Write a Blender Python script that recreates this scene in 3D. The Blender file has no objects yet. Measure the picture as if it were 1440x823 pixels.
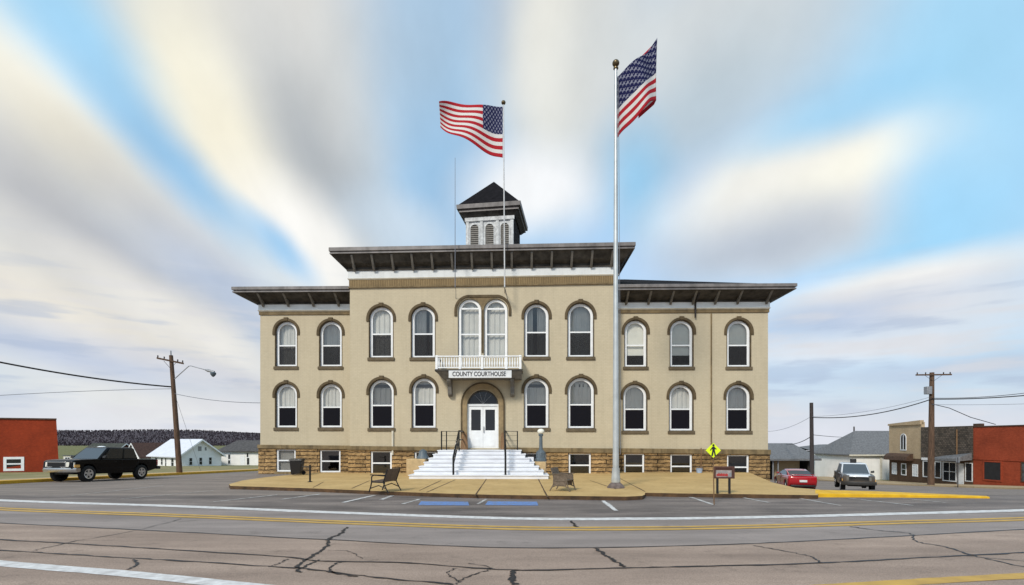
import bpy, bmesh, math, random
from mathutils import Vector, Matrix
R = math.radians
random.seed(7)
scene = bpy.context.scene
COL = scene.collection

# ------------------------------------------------------------------ camera
CAM_H, F, CX, HY = 1.85, 720.0, 720.0, 618.0      # eye height; focal length, centre column and horizon row of a 1440 wide frame
cam_d = bpy.data.cameras.new('camera'); cam = bpy.data.objects.new('camera', cam_d); COL.objects.link(cam)
cam_d.sensor_width = 36; cam_d.lens = 18.0; cam_d.shift_y = 0.1434
cam_d.clip_start = 0.1; cam_d.clip_end = 5000
cam.location = (0, 0, CAM_H); cam.rotation_euler = (R(90), 0, 0)
scene.camera = cam

# ------------------------------------------------------------------ light and exposure
SUN_EL, SUN_AZ = R(38), R(208)        # azimuth clockwise from +Y: behind and a little left of the camera
scene.view_settings.view_transform = 'Standard'; scene.view_settings.look = 'None'
scene.view_settings.gamma = 1.0; scene.view_settings.exposure = 0.68
scene.view_settings.use_curve_mapping = False
sd = bpy.data.lights.new('sun', 'SUN'); sd.energy = 1.9; sd.angle = R(11); sd.color = (1.0, .92, .80)
sun = bpy.data.objects.new('sun', sd); COL.objects.link(sun)
dv = Vector((math.sin(SUN_AZ)*math.cos(SUN_EL), math.cos(SUN_AZ)*math.cos(SUN_EL), math.sin(SUN_EL)))
sun.rotation_euler = dv.to_track_quat('Z', 'Y').to_euler()

def lin(r, g, b):
    f = lambda v: (v/255/12.92) if v/255 <= .04045 else ((v/255+.055)/1.055)**2.4
    return (f(r), f(g), f(b))

world = bpy.data.worlds.new('World'); scene.world = world; world.use_nodes = True
def build_sky():
    nt = world.node_tree; N = nt.nodes; L = nt.links; N.clear()
    out = N.new('ShaderNodeOutputWorld')
    sky = N.new('ShaderNodeTexSky'); sky.sky_type = 'NISHITA'; sky.sun_disc = False
    sky.sun_elevation = SUN_EL; sky.sun_rotation = SUN_AZ; sky.air_density = 1.0; sky.dust_density = .6; sky.ozone_density = 1.5
    bg = N.new('ShaderNodeBackground'); bg.inputs[1].default_value = 0.14; L.new(sky.outputs[0], bg.inputs[0])
    tc = N.new('ShaderNodeTexCoord')
    sep = N.new('ShaderNodeSeparateXYZ'); L.new(tc.outputs['Generated'], sep.inputs[0])
    def m(op, a, b=None, c=None):
        n = N.new('ShaderNodeMath'); n.operation = op
        for i, v in enumerate((a, b, c)):
            if v is None: continue
            if isinstance(v, (int, float)): n.inputs[i].default_value = v
            else: L.new(v, n.inputs[i])
        return n.outputs[0]
    az = m('ARCTAN2', sep.outputs[0], sep.outputs[1]); el = m('ARCSINE', sep.outputs[2])
    # the clouds drift along streaks that fan out from one point low over the town
    va, ve = -.17, -.10
    da, de = m('SUBTRACT', az, va), m('SUBTRACT', el, ve)
    th = m('ARCTAN2', de, da); rho = m('SQRT', m('ADD', m('MULTIPLY', da, da), m('MULTIPLY', de, de)))
    pol = N.new('ShaderNodeCombineXYZ'); L.new(m('MULTIPLY', th, 2.2), pol.inputs[0]); L.new(m('MULTIPLY', rho, 2.4), pol.inputs[1])
    n1 = N.new('ShaderNodeTexNoise'); n1.inputs['Scale'].default_value = 2.0; n1.inputs['Detail'].default_value = 3; n1.inputs['Roughness'].default_value = .45
    L.new(pol.outputs[0], n1.inputs['Vector'])
    low = N.new('ShaderNodeCombineXYZ'); L.new(m('MULTIPLY', az, 2.2), low.inputs[0]); L.new(m('MULTIPLY', el, 14.0), low.inputs[1])
    n2 = N.new('ShaderNodeTexNoise'); n2.inputs['Scale'].default_value = 2.2; n2.inputs['Detail'].default_value = 4; n2.inputs['Roughness'].default_value = .5
    L.new(low.outputs[0], n2.inputs['Vector'])
    base = N.new('ShaderNodeCombineXYZ'); L.new(az, base.inputs[0]); L.new(el, base.inputs[1])
    def vm(op, a, b):
        n = N.new('ShaderNodeVectorMath'); n.operation = op
        for i, v in enumerate((a, b)):
            if isinstance(v, tuple): n.inputs[i].default_value = v
            else: L.new(v, n.inputs[i])
        return n.outputs[0]
    w1 = vm('MULTIPLY', vm('SUBTRACT', n1.outputs['Color'], (.5, .5, .5)), (.022, .022, 0))
    n3 = N.new('ShaderNodeTexNoise'); n3.inputs['Scale'].default_value = 5; n3.inputs['Detail'].default_value = 2
    L.new(tc.outputs['Generated'], n3.inputs['Vector'])
    w3 = vm('MULTIPLY', vm('SUBTRACT', n3.outputs['Color'], (.5, .5, .5)), (.03, .03, 0))
    P = vm('ADD', vm('ADD', base.outputs[0], w1), w3)
    def ang(px, py):
        d = Vector(((px-CX)/F, 1, (HY-py)/F)).normalized()
        return math.atan2(d.x, d.y), math.asin(d.z)
    alpha = None; color = None
    def layer(px, py, sx, sy, rot, col, a, soft=1.0):
        """an elliptical cloud patch; sizes in degrees, rot counter-clockwise in azimuth/elevation"""
        nonlocal alpha, color
        ca, ce = ang(px, py)
        mp = N.new('ShaderNodeMapping'); mp.vector_type = 'TEXTURE'
        mp.inputs['Location'].default_value = (ca, ce, 0); mp.inputs['Rotation'].default_value = (0, 0, R(rot))
        mp.inputs['Scale'].default_value = (R(sx), R(sy), 1)
        L.new(P, mp.inputs['Vector'])
        ln = N.new('ShaderNodeVectorMath'); ln.operation = 'LENGTH'; L.new(mp.outputs[0], ln.inputs[0])
        mr = N.new('ShaderNodeMapRange'); mr.interpolation_type = 'SMOOTHSTEP'; mr.clamp = True
        mr.inputs[1].default_value = 1.0+.35*soft; mr.inputs[2].default_value = 1.0-.75*soft; mr.inputs[3].default_value = 0; mr.inputs[4].default_value = a
        L.new(ln.outputs['Value'], mr.inputs[0])
        fac = mr.outputs[0]
        comp(fac, col)
    def comp(fac, col):
        nonlocal alpha, color
        if color is None:
            rgb = N.new('ShaderNodeRGB'); rgb.outputs[0].default_value = (*col, 1); color = rgb.outputs[0]; alpha = fac
        else:
            mx = N.new('ShaderNodeMix'); mx.data_type = 'RGBA'; mx.inputs['B'].default_value = (*col, 1)
            L.new(fac, mx.inputs['Factor']); L.new(color, mx.inputs['A']); color = mx.outputs['Result']
            alpha = m('SUBTRACT', 1.0, m('MULTIPLY', m('SUBTRACT', 1.0, alpha), m('SUBTRACT', 1.0, fac)))
    W = lambda r, g, b: tuple(v*SKYG for v in lin(r, g, b))
    SKYG = 2**(-scene.view_settings.exposure)
    # general cover outside the picture (behind and above), then patch by patch
    mr = N.new('ShaderNodeMapRange'); mr.interpolation_type = 'SMOOTHSTEP'
    mr.inputs[1].default_value = 1.0; mr.inputs[2].default_value = 1.5; mr.inputs[4].default_value = .75
    L.new(m('ADD', m('ABSOLUTE', az), m('MULTIPLY', m('MAXIMUM', m('SUBTRACT', el, .75), 0.0), 2.0)), mr.inputs[0])
    comp(mr.outputs[0], W(222, 222, 220))
    veil = N.new('ShaderNodeMapRange'); veil.inputs[1].default_value = .3; veil.inputs[2].default_value = .7; veil.inputs[3].default_value = .45; veil.inputs[4].default_value = .75
    L.new(n3.outputs['Fac'], veil.inputs[0]); comp(veil.outputs[0], W(158, 211, 246))
    hz = N.new('ShaderNodeMapRange'); hz.interpolation_type = 'SMOOTHSTEP'
    hz.inputs[1].default_value = .28; hz.inputs[2].default_value = .0; hz.inputs[4].default_value = .9
    L.new(el, hz.inputs[0]); comp(hz.outputs[0], W(196, 203, 219))
    for a in SKY_LAYERS: layer(*a[:5], W(*a[5]), *a[6:])
    # thin low streaks near the horizon
    st = N.new('ShaderNodeMapRange'); st.interpolation_type = 'SMOOTHSTEP'
    st.inputs[1].default_value = .50; st.inputs[2].default_value = .66; st.inputs[4].default_value = .6
    L.new(n2.outputs['Fac'], st.inputs[0])
    lo = N.new('ShaderNodeMapRange'); lo.interpolation_type = 'SMOOTHSTEP'
    lo.inputs[1].default_value = .33; lo.inputs[2].default_value = .15
    L.new(el, lo.inputs[0])
    comp(m('MULTIPLY', st.outputs[0], lo.outputs[0]), W(222, 222, 226))
    st2 = N.new('ShaderNodeMapRange'); st2.interpolation_type = 'SMOOTHSTEP'
    st2.inputs[1].default_value = .48; st2.inputs[2].default_value = .34; st2.inputs[4].default_value = .5
    L.new(n2.outputs['Fac'], st2.inputs[0])
    comp(m('MULTIPLY', st2.outputs[0], lo.outputs[0]), W(170, 186, 212))
    h2 = N.new('ShaderNodeMapRange'); h2.interpolation_type = 'SMOOTHSTEP'
    h2.inputs[1].default_value = .10; h2.inputs[2].default_value = .0; h2.inputs[4].default_value = .65
    L.new(el, h2.inputs[0]); comp(h2.outputs[0], W(232, 233, 240))
    tx = N.new('ShaderNodeMapRange'); tx.inputs[1].default_value = .3; tx.inputs[2].default_value = .7; tx.inputs[3].default_value = .955; tx.inputs[4].default_value = 1.05
    n4 = N.new('ShaderNodeTexNoise'); n4.inputs['Scale'].default_value = 3.2; n4.inputs['Detail'].default_value = 6; n4.inputs['Roughness'].default_value = .55; L.new(pol.outputs[0], n4.inputs['Vector'])
    L.new(n4.outputs['Fac'], tx.inputs[0])
    cm = N.new('ShaderNodeMix'); cm.data_type = 'RGBA'; cm.blend_type = 'MULTIPLY'; cm.inputs['Factor'].default_value = 1; L.new(color, cm.inputs['A']); L.new(tx.outputs[0], cm.inputs['B']); color = cm.outputs['Result']
    bgc = N.new('ShaderNodeBackground'); L.new(color, bgc.inputs[0])
    mix = N.new('ShaderNodeMixShader'); L.new(alpha, mix.inputs[0]); L.new(bg.outputs[0], mix.inputs[1]); L.new(bgc.outputs[0], mix.inputs[2])
    L.new(mix.outputs[0], out.inputs[0])
# column, row (of the direction in the 1440 x 823 view), half sizes in degrees, turn, colour, cover, softness
SKY_LAYERS = [
    (1330, 120, 16, 22, 0, (168, 222, 252), .85, 1.3),
    (20, 30, 16, 9, 0, (172, 226, 252), .8, 1.3),
    # the cloud bank at the left
    (30, 320, 27, 11.5, -40, (236, 235, 228), .98, .7),
    (10, 165, 11, 7, -45, (255, 253, 242), .97, 1.2),
    (130, 250, 12, 3.2, -40, (238, 233, 214), .8, 1.2),
    (130, 345, 20, 4.8, -36, (178, 181, 188), .9, 1.3),
    (265, 350, 14, 2.6, -40, (216, 210, 198), .85, 1.3),
    (340, 420, 13, 4, -34, (174, 194, 224), .8, 1.3),
    (40, 415, 16, 2.8, -14, (234, 229, 219), .85, 1.3),
    (240, 440, 12, 2.2, -28, (240, 238, 232), .9, 1.2),
    (110, 500, 14, 2.2, -12, (184, 198, 224), .75, 1.3),
    (290, 520, 12, 1.4, -14, (216, 218, 226), .7, 1.3),
    # the bank left of the flags
    (400, 150, 26, 13, -60, (228, 227, 221), .98, .7),
    (285, 120, 13, 5.5, -60, (250, 246, 226), .92, 1.2),
    (345, 250, 11, 3.8, -54, (246, 240, 220), .85, 1.2),
    (430, 25, 15, 8, -15, (220, 220, 217), .8, 1.3),
    (455, 235, 11, 5.0, -58, (172, 179, 186), .85, 1.33),
        (430, 345, 9, 4.6, -40, (252, 251, 247), .98, 1.0),
    (605, 225, 7.5, 13, -10, (150, 194, 230), .9, 1.3),
    (590, 60, 9, 9, 0, (172, 199, 222), .75, 1.3),
    (560, 320, 7, 3.2, -15, (206, 222, 236), .8, 1.2),
    # blue gap between the two
    (250, 232, 13, 2.3, -38, (142, 194, 234), .85, 1.33),
    (95, 40, 8, 3.6, -30, (162, 214, 248), .7, 1.33),
    (392, 345, 5, 1.6, -42, (150, 203, 244), .8, 1.3),
    # centre and right
    (800, 50, 10, 14, -8, (217, 219, 216), .96, .9),
    (770, 70, 4.5, 11, 0, (240, 239, 230), .85, 1.3),
    (755, 270, 9, 4.6, 0, (248, 250, 252), .98, 1.0),
    (1000, 45, 18, 8.5, 8, (214, 219, 220), .93, 1.0),
    (1000, 150, 11, 5.5, 20, (186, 202, 213), .8, 1.3),
    (900, 250, 4, 6, 10, (152, 204, 238), .85, 1.3),
    (1110, 285, 14.0, 6.2, 4, (243, 243, 238), .98, .85),
    (1200, 228, 7.5, 2.4, 4, (255, 253, 240), .97, 1.1),
    (1080, 240, 8, 3, 18, (242, 241, 234), .8, 1.3),
    (1070, 345, 13, 3.8, 5, (184, 194, 208), .92, 1.3),
    (1160, 168, 8, 2.0, 8, (150, 209, 246), .7, 1.3),
    (1330, 290, 5, 8, 0, (162, 216, 250), .9, 1.3),
    (1260, 405, 12, 2.3, 5, (244, 242, 238), .95, 1.0),
    (1210, 445, 13, 2.2, 3, (184, 198, 222), .88, 1.2),
    (1370, 430, 8, 2.4, 0, (232, 232, 234), .7, 1.2),
    (1200, 488, 13, 1.7, 0, (228, 230, 235), .85, 1.2),
    (1330, 520, 13, 1.3, 0, (190, 203, 224), .7, 1.2),
]
build_sky()

# ------------------------------------------------------------------ helpers
def tag(o, label=None, cat=None, group=None, kind=None):
    if label: o['label'] = label
    if cat: o['category'] = cat
    if group: o['group'] = group
    if kind: o['kind'] = kind
    return o
def thing(name, label, cat, loc=(0, 0, 0), rz=0, group=None):
    o = bpy.data.objects.new(name, None); COL.objects.link(o); o.empty_display_size = .3
    o.location = loc; o.rotation_euler = (0, 0, rz)
    return tag(o, label, cat, group)

class MB:
    def __init__(s): s.v = []; s.f = []; s.uv = None
    def add(s, vs, fs):
        b = len(s.v); s.v += [tuple(p) for p in vs]; s.f += [tuple(b+i for i in f) for f in fs]; return s
    def box(s, x0, x1, y0, y1, z0, z1):
        return s.add([(x0,y0,z0),(x1,y0,z0),(x1,y1,z0),(x0,y1,z0),(x0,y0,z1),(x1,y0,z1),(x1,y1,z1),(x0,y1,z1)],
                     [(0,3,2,1),(4,5,6,7),(0,1,5,4),(1,2,6,5),(2,3,7,6),(3,0,4,7)])
    def hexa(s, p):   # eight corners ordered like box
        return s.add(p, [(0,3,2,1),(4,5,6,7),(0,1,5,4),(1,2,6,5),(2,3,7,6),(3,0,4,7)])
    def prism(s, a, b):   # two loops of the same length
        n = len(a)
        return s.add(list(a)+list(b), [tuple(range(n))[::-1], tuple(range(n, 2*n))] + [(i, (i+1) % n, n+(i+1) % n, n+i) for i in range(n)])
    def ring(s, o, i, y0, y1):   # outer and inner loop of (x, z); front y0, back y1
        n = len(o)
        vs = [(x,y0,z) for x,z in o]+[(x,y0,z) for x,z in i]+[(x,y1,z) for x,z in o]+[(x,y1,z) for x,z in i]
        fs = []
        for k in range(n):
            j = (k+1) % n
            fs += [(k,j,n+j,n+k), (2*n+k,3*n+k,3*n+j,2*n+j), (k,2*n+k,2*n+j,j), (n+k,n+j,3*n+j,3*n+k)]
        return s.add(vs, fs)
    def strip(s, o, i, y0, y1):  # open ring (an arch): closed ends
        n = len(o)
        vs = [(x,y0,z) for x,z in o]+[(x,y0,z) for x,z in i]+[(x,y1,z) for x,z in o]+[(x,y1,z) for x,z in i]
        fs = []
        for k in range(n-1):
            j = k+1
            fs += [(k,j,n+j,n+k), (2*n+k,3*n+k,3*n+j,2*n+j), (k,2*n+k,2*n+j,j), (n+k,n+j,3*n+j,3*n+k)]
        fs += [(0,n,3*n,2*n), (n-1,3*n-1,4*n-1,2*n-1)]
        return s.add(vs, fs)
    def tube(s, path, r, n=8, cap=True):
        path = [Vector(p) for p in path]; rs = r if isinstance(r, (list, tuple)) else [r]*len(path)
        rings = []; up = None
        for i, p in enumerate(path):
            d = (path[min(i+1, len(path)-1)]-path[max(i-1, 0)]).normalized()
            if up is None:
                up = Vector((0,0,1)) if abs(d.z) < .9 else Vector((1,0,0))
            a = d.cross(up).normalized(); b = a.cross(d).normalized(); up = b
            rings.append([p+(a*math.cos(2*math.pi*k/n)+b*math.sin(2*math.pi*k/n))*rs[i] for k in range(n)])
        vs = [q for g in rings for q in g]; fs = []
        for i in range(len(rings)-1):
            for k in range(n):
                fs.append((i*n+k, i*n+(k+1) % n, (i+1)*n+(k+1) % n, (i+1)*n+k))
        if cap: fs += [tuple(range(n))[::-1], tuple((len(rings)-1)*n+k for k in range(n))]
        return s.add(vs, fs)
    def lathe(s, prof, c=(0,0,0), n=16, axis='z', cap=True):
        vs = []; fs = []
        for r, h in prof:
            for k in range(n):
                a = 2*math.pi*k/n
                p = (r*math.cos(a), r*math.sin(a), h)
                if axis == 'y': p = (p[0], p[2], p[1])
                vs.append((p[0]+c[0], p[1]+c[1], p[2]+c[2]))
        for i in range(len(prof)-1):
            for k in range(n):
                fs.append((i*n+k, i*n+(k+1) % n, (i+1)*n+(k+1) % n, (i+1)*n+k))
        if cap: fs += [tuple(range(n))[::-1], tuple((len(prof)-1)*n+k for k in range(n))]
        return s.add(vs, fs)
    def build(s, name, mat, parent=None, bevel=0, smooth=0, loc=None, rz=0, seg=2):
        me = bpy.data.meshes.new(name); me.from_pydata(s.v, [], s.f); me.validate()
        bm = bmesh.new(); bm.from_mesh(me); bmesh.ops.recalc_face_normals(bm, faces=bm.faces); bm.to_mesh(me); bm.free()
        return link(name, me, mat, parent, bevel, smooth, loc, rz, seg)
def link(name, me, mat, parent=None, bevel=0, smooth=0, loc=None, rz=0, seg=2):
    o = bpy.data.objects.new(name, me); COL.objects.link(o); me.materials.append(mat)
    if parent: o.parent = parent
    if loc: o.location = loc
    if rz: o.rotation_euler = (0, 0, rz)
    if bevel:
        b = o.modifiers.new('bevel', 'BEVEL'); b.width = bevel; b.segments = seg; b.limit_method = 'ANGLE'; b.angle_limit = R(35)
        if not smooth: smooth = 40
    if smooth:
        me.polygons.foreach_set('use_smooth', [True]*len(me.polygons)); me.set_sharp_from_angle(angle=R(smooth))
    return o
def dup(o, parent=None, loc=None, rz=None):
    c = o.copy(); COL.objects.link(c)
    if parent: c.parent = parent
    if loc is not None: c.location = loc
    if rz is not None: c.rotation_euler.z = rz
    for ch in [x for x in bpy.data.objects if x.parent == o]: dup(ch, c)
    return c

# ------------------------------------------------------------------ materials
def mat(name, col, rough=.75, var=.12, scale=2.0, bump=0, bscale=30, metal=0, coat=0, col2=None, spec=.4, detail=4, stretch=(1,1,1), streak=0):
    m = bpy.data.materials.new(name); m.use_nodes = True; nt = m.node_tree; N = nt.nodes; L = nt.links
    b = N['Principled BSDF']; b.inputs['Roughness'].default_value = rough; b.inputs['Metallic'].default_value = metal
    b.inputs['Specular IOR Level'].default_value = spec
    if coat: b.inputs['Coat Weight'].default_value = coat; b.inputs['Coat Roughness'].default_value = .05
    tc = N.new('ShaderNodeTexCoord'); mp = N.new('ShaderNodeMapping'); mp.inputs['Scale'].default_value = stretch
    L.new(tc.outputs['Object'], mp.inputs[0])
    nz = N.new('ShaderNodeTexNoise'); nz.inputs['Scale'].default_value = scale; nz.inputs['Detail'].default_value = detail; nz.inputs['Roughness'].default_value = .6
    L.new(mp.outputs[0], nz.inputs['Vector'])
    rp = N.new('ShaderNodeValToRGB'); c2 = col2 or tuple(v*(1-var*1.6) for v in col); c1 = col if col2 else tuple(min(1, v*(1+var*.6)) for v in col)
    rp.color_ramp.elements[0].position = .32; rp.color_ramp.elements[1].position = .68
    rp.color_ramp.elements[0].color = (*c2, 1); rp.color_ramp.elements[1].color = (*c1, 1)
    L.new(nz.outputs['Fac'], rp.inputs[0]); colout = rp.outputs[0]
    if streak:   # rain streaks running down
        m2 = N.new('ShaderNodeMapping'); m2.inputs['Scale'].default_value = (3.5, 3.5, .22); L.new(tc.outputs['Object'], m2.inputs[0])
        n2 = N.new('ShaderNodeTexNoise'); n2.inputs['Scale'].default_value = 1.5; n2.inputs['Detail'].default_value = 5; L.new(m2.outputs[0], n2.inputs['Vector'])
        r2 = N.new('ShaderNodeMapRange'); r2.inputs[1].default_value = .5; r2.inputs[2].default_value = .8; r2.inputs[3].default_value = 1; r2.inputs[4].default_value = 1-streak
        L.new(n2.outputs['Fac'], r2.inputs[0])
        mx = N.new('ShaderNodeMix'); mx.data_type = 'RGBA'; mx.blend_type = 'MULTIPLY'; mx.inputs['Factor'].default_value = 1
        L.new(colout, mx.inputs['A']); L.new(r2.outputs[0], mx.inputs['B']); colout = mx.outputs['Result']
    L.new(colout, b.inputs['Base Color'])
    if bump:
        n3 = N.new('ShaderNodeTexNoise'); n3.inputs['Scale'].default_value = bscale; n3.inputs['Detail'].default_value = 5; L.new(mp.outputs[0], n3.inputs['Vector'])
        bp = N.new('ShaderNodeBump'); bp.inputs['Strength'].default_value = bump; bp.inputs['Distance'].default_value = .02
        L.new(n3.outputs['Fac'], bp.inputs['Height']); L.new(bp.outputs[0], b.inputs['Normal'])
    return m
def brick(name, c1, c2, cm, w=.22, h=.075, mortar=.012, rough=.85, bump=.3, dist=.02, var=.2, noise=.0, nscale=6, offset=.5, stain=0):
    m = bpy.data.materials.new(name); m.use_nodes = True; nt = m.node_tree; N = nt.nodes; L = nt.links
    b = N['Principled BSDF']; b.inputs['Roughness'].default_value = rough; b.inputs['Specular IOR Level'].default_value = .25
    tc = N.new('ShaderNodeTexCoord'); sp = N.new('ShaderNodeSeparateXYZ'); L.new(tc.outputs['Object'], sp.inputs[0])
    ad = N.new('ShaderNodeMath'); L.new(sp.outputs[0], ad.inputs[0]); L.new(sp.outputs[1], ad.inputs[1])
    cb = N.new('ShaderNodeCombineXYZ'); L.new(ad.outputs[0], cb.inputs[0]); L.new(sp.outputs[2], cb.inputs[1])
    vec = cb.outputs[0]
    nz = N.new('ShaderNodeTexNoise'); nz.inputs['Scale'].default_value = nscale; nz.inputs['Detail'].default_value = 5; nz.inputs['Roughness'].default_value = .65
    L.new(tc.outputs['Object'], nz.inputs['Vector'])
    if noise:
        s = N.new('ShaderNodeVectorMath'); s.operation = 'SCALE'; s.inputs['Scale'].default_value = noise
        sb = N.new('ShaderNodeVectorMath'); sb.operation = 'SUBTRACT'; sb.inputs[1].default_value = (.5,.5,.5)
        L.new(nz.outputs['Color'], sb.inputs[0]); L.new(sb.outputs[0], s.inputs[0])
        a = N.new('ShaderNodeVectorMath'); L.new(vec, a.inputs[0]); L.new(s.outputs[0], a.inputs[1]); vec = a.outputs[0]
    bt = N.new('ShaderNodeTexBrick'); bt.inputs['Scale'].default_value = 1; bt.inputs['Brick Width'].default_value = w; bt.inputs['Row Height'].default_value = h
    bt.inputs['Mortar Size'].default_value = mortar; bt.inputs['Mortar Smooth'].default_value = .3; bt.offset = offset
    bt.inputs['Color1'].default_value = (*c1,1); bt.inputs['Color2'].default_value = (*c2,1); bt.inputs['Mortar'].default_value = (*cm,1)
    L.new(vec, bt.inputs['Vector'])
    big = N.new('ShaderNodeTexNoise'); big.inputs['Scale'].default_value = .7; big.inputs['Detail'].default_value = 6; L.new(tc.outputs['Object'], big.inputs['Vector'])
    add = N.new('ShaderNodeMath'); add.operation = 'ADD'; L.new(big.outputs['Fac'], add.inputs[0]); L.new(nz.outputs['Fac'], add.inputs[1])
    mr = N.new('ShaderNodeMapRange'); mr.inputs[1].default_value = .7; mr.inputs[2].default_value = 1.3; mr.inputs[3].default_value = 1-var; mr.inputs[4].default_value = 1+var
    L.new(add.outputs[0], mr.inputs[0])
    mx = N.new('ShaderNodeMix'); mx.data_type = 'RGBA'; mx.blend_type = 'MULTIPLY'; mx.inputs['Factor'].default_value = 1
    L.new(bt.outputs['Color'], mx.inputs['A']); L.new(mr.outputs[0], mx.inputs['B']); cout = mx.outputs['Result']
    if stain:      # rain runs and weathered patches in the paint
        m2 = N.new('ShaderNodeMapping'); m2.inputs['Scale'].default_value = (2.2, 2.2, .16); L.new(tc.outputs['Object'], m2.inputs[0])
        s2_ = N.new('ShaderNodeTexNoise'); s2_.inputs['Scale'].default_value = 1.4; s2_.inputs['Detail'].default_value = 7; s2_.inputs['Roughness'].default_value = .65; L.new(m2.outputs[0], s2_.inputs['Vector'])
        r2 = N.new('ShaderNodeMapRange'); r2.inputs[1].default_value = .50; r2.inputs[2].default_value = .74; r2.inputs[3].default_value = 0; r2.inputs[4].default_value = stain*2; L.new(s2_.outputs['Fac'], r2.inputs[0])
        m3 = N.new('ShaderNodeMix'); m3.data_type = 'RGBA'; m3.inputs['B'].default_value = (.20,.16,.11,1); L.new(r2.outputs[0], m3.inputs['Factor']); L.new(cout, m3.inputs['A']); cout = m3.outputs['Result']
    L.new(cout, b.inputs['Base Color'])
    hh = N.new('ShaderNodeMath'); hh.operation = 'MULTIPLY_ADD'; hh.inputs[1].default_value = -1.0; L.new(bt.outputs['Fac'], hh.inputs[0])
    n2 = N.new('ShaderNodeMath'); n2.operation = 'MULTIPLY'; n2.inputs[1].default_value = 1.2 if noise else .3; L.new(nz.outputs['Fac'], n2.inputs[0]); L.new(n2.outputs[0], hh.inputs[2])
    bp = N.new('ShaderNodeBump'); bp.inputs['Strength'].default_value = bump; bp.inputs['Distance'].default_value = dist
    L.new(hh.outputs[0], bp.inputs['Height']); L.new(bp.outputs[0], b.inputs['Normal'])
    return m
def glass_mat(name, tint=(.9,.92,.95), refl=.10, dark=0):
    m = bpy.data.materials.new(name); m.use_nodes = True; nt = m.node_tree; N = nt.nodes; L = nt.links; N.remove(N['Principled BSDF'])
    t = N.new('ShaderNodeBsdfTransparent'); t.inputs[0].default_value = (*tint,1)
    g = N.new('ShaderNodeBsdfGlossy'); g.inputs['Roughness'].default_value = .03; g.inputs[0].default_value = (.92,.92,.92,1)
    lw = N.new('ShaderNodeLayerWeight'); lw.inputs[0].default_value = .35
    mr = N.new('ShaderNodeMapRange'); mr.inputs[3].default_value = refl; mr.inputs[4].default_value = .9; L.new(lw.outputs['Fresnel'], mr.inputs[0])
    mx = N.new('ShaderNodeMixShader'); L.new(mr.outputs[0], mx.inputs[0]); L.new(t.outputs[0], mx.inputs[1]); L.new(g.outputs[0], mx.inputs[2])
    L.new(mx.outputs[0], N['Material Output'].inputs[0]); return m
def screen_mat(name, col, op):
    m = bpy.data.materials.new(name); m.use_nodes = True; nt = m.node_tree; N = nt.nodes; L = nt.links
    b = N['Principled BSDF']; b.inputs['Base Color'].default_value = (*col,1); b.inputs['Roughness'].default_value = .8; b.inputs['Specular IOR Level'].default_value = .1; b.inputs['Alpha'].default_value = op
    return m

M = {}
M['wall'] = brick('painted_brick', lin(189,178,154), lin(186,175,151), lin(180,168,144), w=.22, h=.078, mortar=.010, bump=.09, var=.06, stain=.07)
M['stone'] = brick('rock_faced_sandstone', (.39,.25,.112), (.27,.172,.078), (.07,.045,.024), w=1.9, h=.20, mortar=.024, bump=1.0, dist=.18, var=.65, noise=.15, nscale=4)
M['band'] = mat('sandstone_band', (.225,.165,.085), .85, .3, 1.6, .4, 14, streak=.6)
M['hood'] = mat('brown_stone_trim', (.105,.076,.040), .85, .25, 3, .3, 25)
M['hood_wing'] = M['hood']
M['sill'] = mat('brown_sill', (.13,.10,.062), .85, .2, 3, .3, 25)
M['white'] = mat('white_paint', (.80,.82,.84), .5, .05, 4)
M['frieze_wing_lightened'] = mat('eave_shade_offset_frieze_paint', (.80,.83,.83), .6, .05, 2, streak=.08)  # same frieze paint, colour lightened to offset the eave's shade on the wings
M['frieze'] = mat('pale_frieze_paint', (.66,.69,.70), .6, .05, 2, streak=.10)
M['cream'] = mat('cream_paint', (.66,.62,.52), .6, .1, 3)
M['belt'] = mat('brown_belt', (.20,.145,.075), .8, .25, 3, .25, 20)
M['ribbed'] = brick('fluted_brown_band', (.26,.19,.10), (.23,.165,.085), (.15,.105,.055), w=.09, h=3.0, mortar=.02, bump=.6, var=.2, offset=0)
M['soffit'] = mat('dark_brown_soffit', (.072,.066,.058), .8, .35, 2.5, .1, 12, spec=.15)
M['fascia'] = mat('grey_fascia', (.20,.185,.18), .5, .25, 2, streak=.3)
M['bracket'] = mat('grey_bracket', (.165,.155,.14), .6, .2, 5)
M['roof'] = mat('dark_roof', (.012,.011,.013), .9, .3, 4, .3, 40, spec=.08)
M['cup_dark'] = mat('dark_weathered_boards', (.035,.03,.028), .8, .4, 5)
M['cup_white'] = mat('weathered_white_boards', (.62,.64,.65), .7, .2, 6, .15, 30, streak=.35)
M['glass'] = glass_mat('window_glass', (.93,.93,.90), .055)
M['dglass'] = glass_mat('dark_window_glass', (.35,.36,.40), .06)
M['carglass'] = mat('car_glass', (.012,.014,.018), .04, 0, 1, spec=.5)
M['windscreen'] = mat('sky_reflecting_windscreen', (.03,.035,.04), .06, 0, 1, spec=.5)
M['windscreen'].node_tree.nodes['Principled BSDF'].inputs['IOR'].default_value = 2.3
M['curtain'] = mat('pale_curtain', (.56,.565,.56), .9, .06, 2)
M['blind'] = mat('roller_blind', (.70,.70,.66), .9, .04, 2)
M['screen'] = screen_mat('insect_screen', (.035,.035,.038), .50)
M['screen_dark'] = screen_mat('dark_sash_screen', (.008,.008,.012), .96)
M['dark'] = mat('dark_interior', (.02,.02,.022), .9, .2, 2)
M['greyblind'] = mat('grey_blind', (.28,.28,.28), .9, .1, 2)
M['steps'] = mat('white_painted_steps', (.76,.78,.82), .6, .10, 1.6, .12, 20, col2=(.62,.63,.67), stretch=(1,1,3), detail=9)
M['pier'] = mat('tan_stone_pier', (.50,.36,.19), .85, .15, 4, .3, 20)
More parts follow.
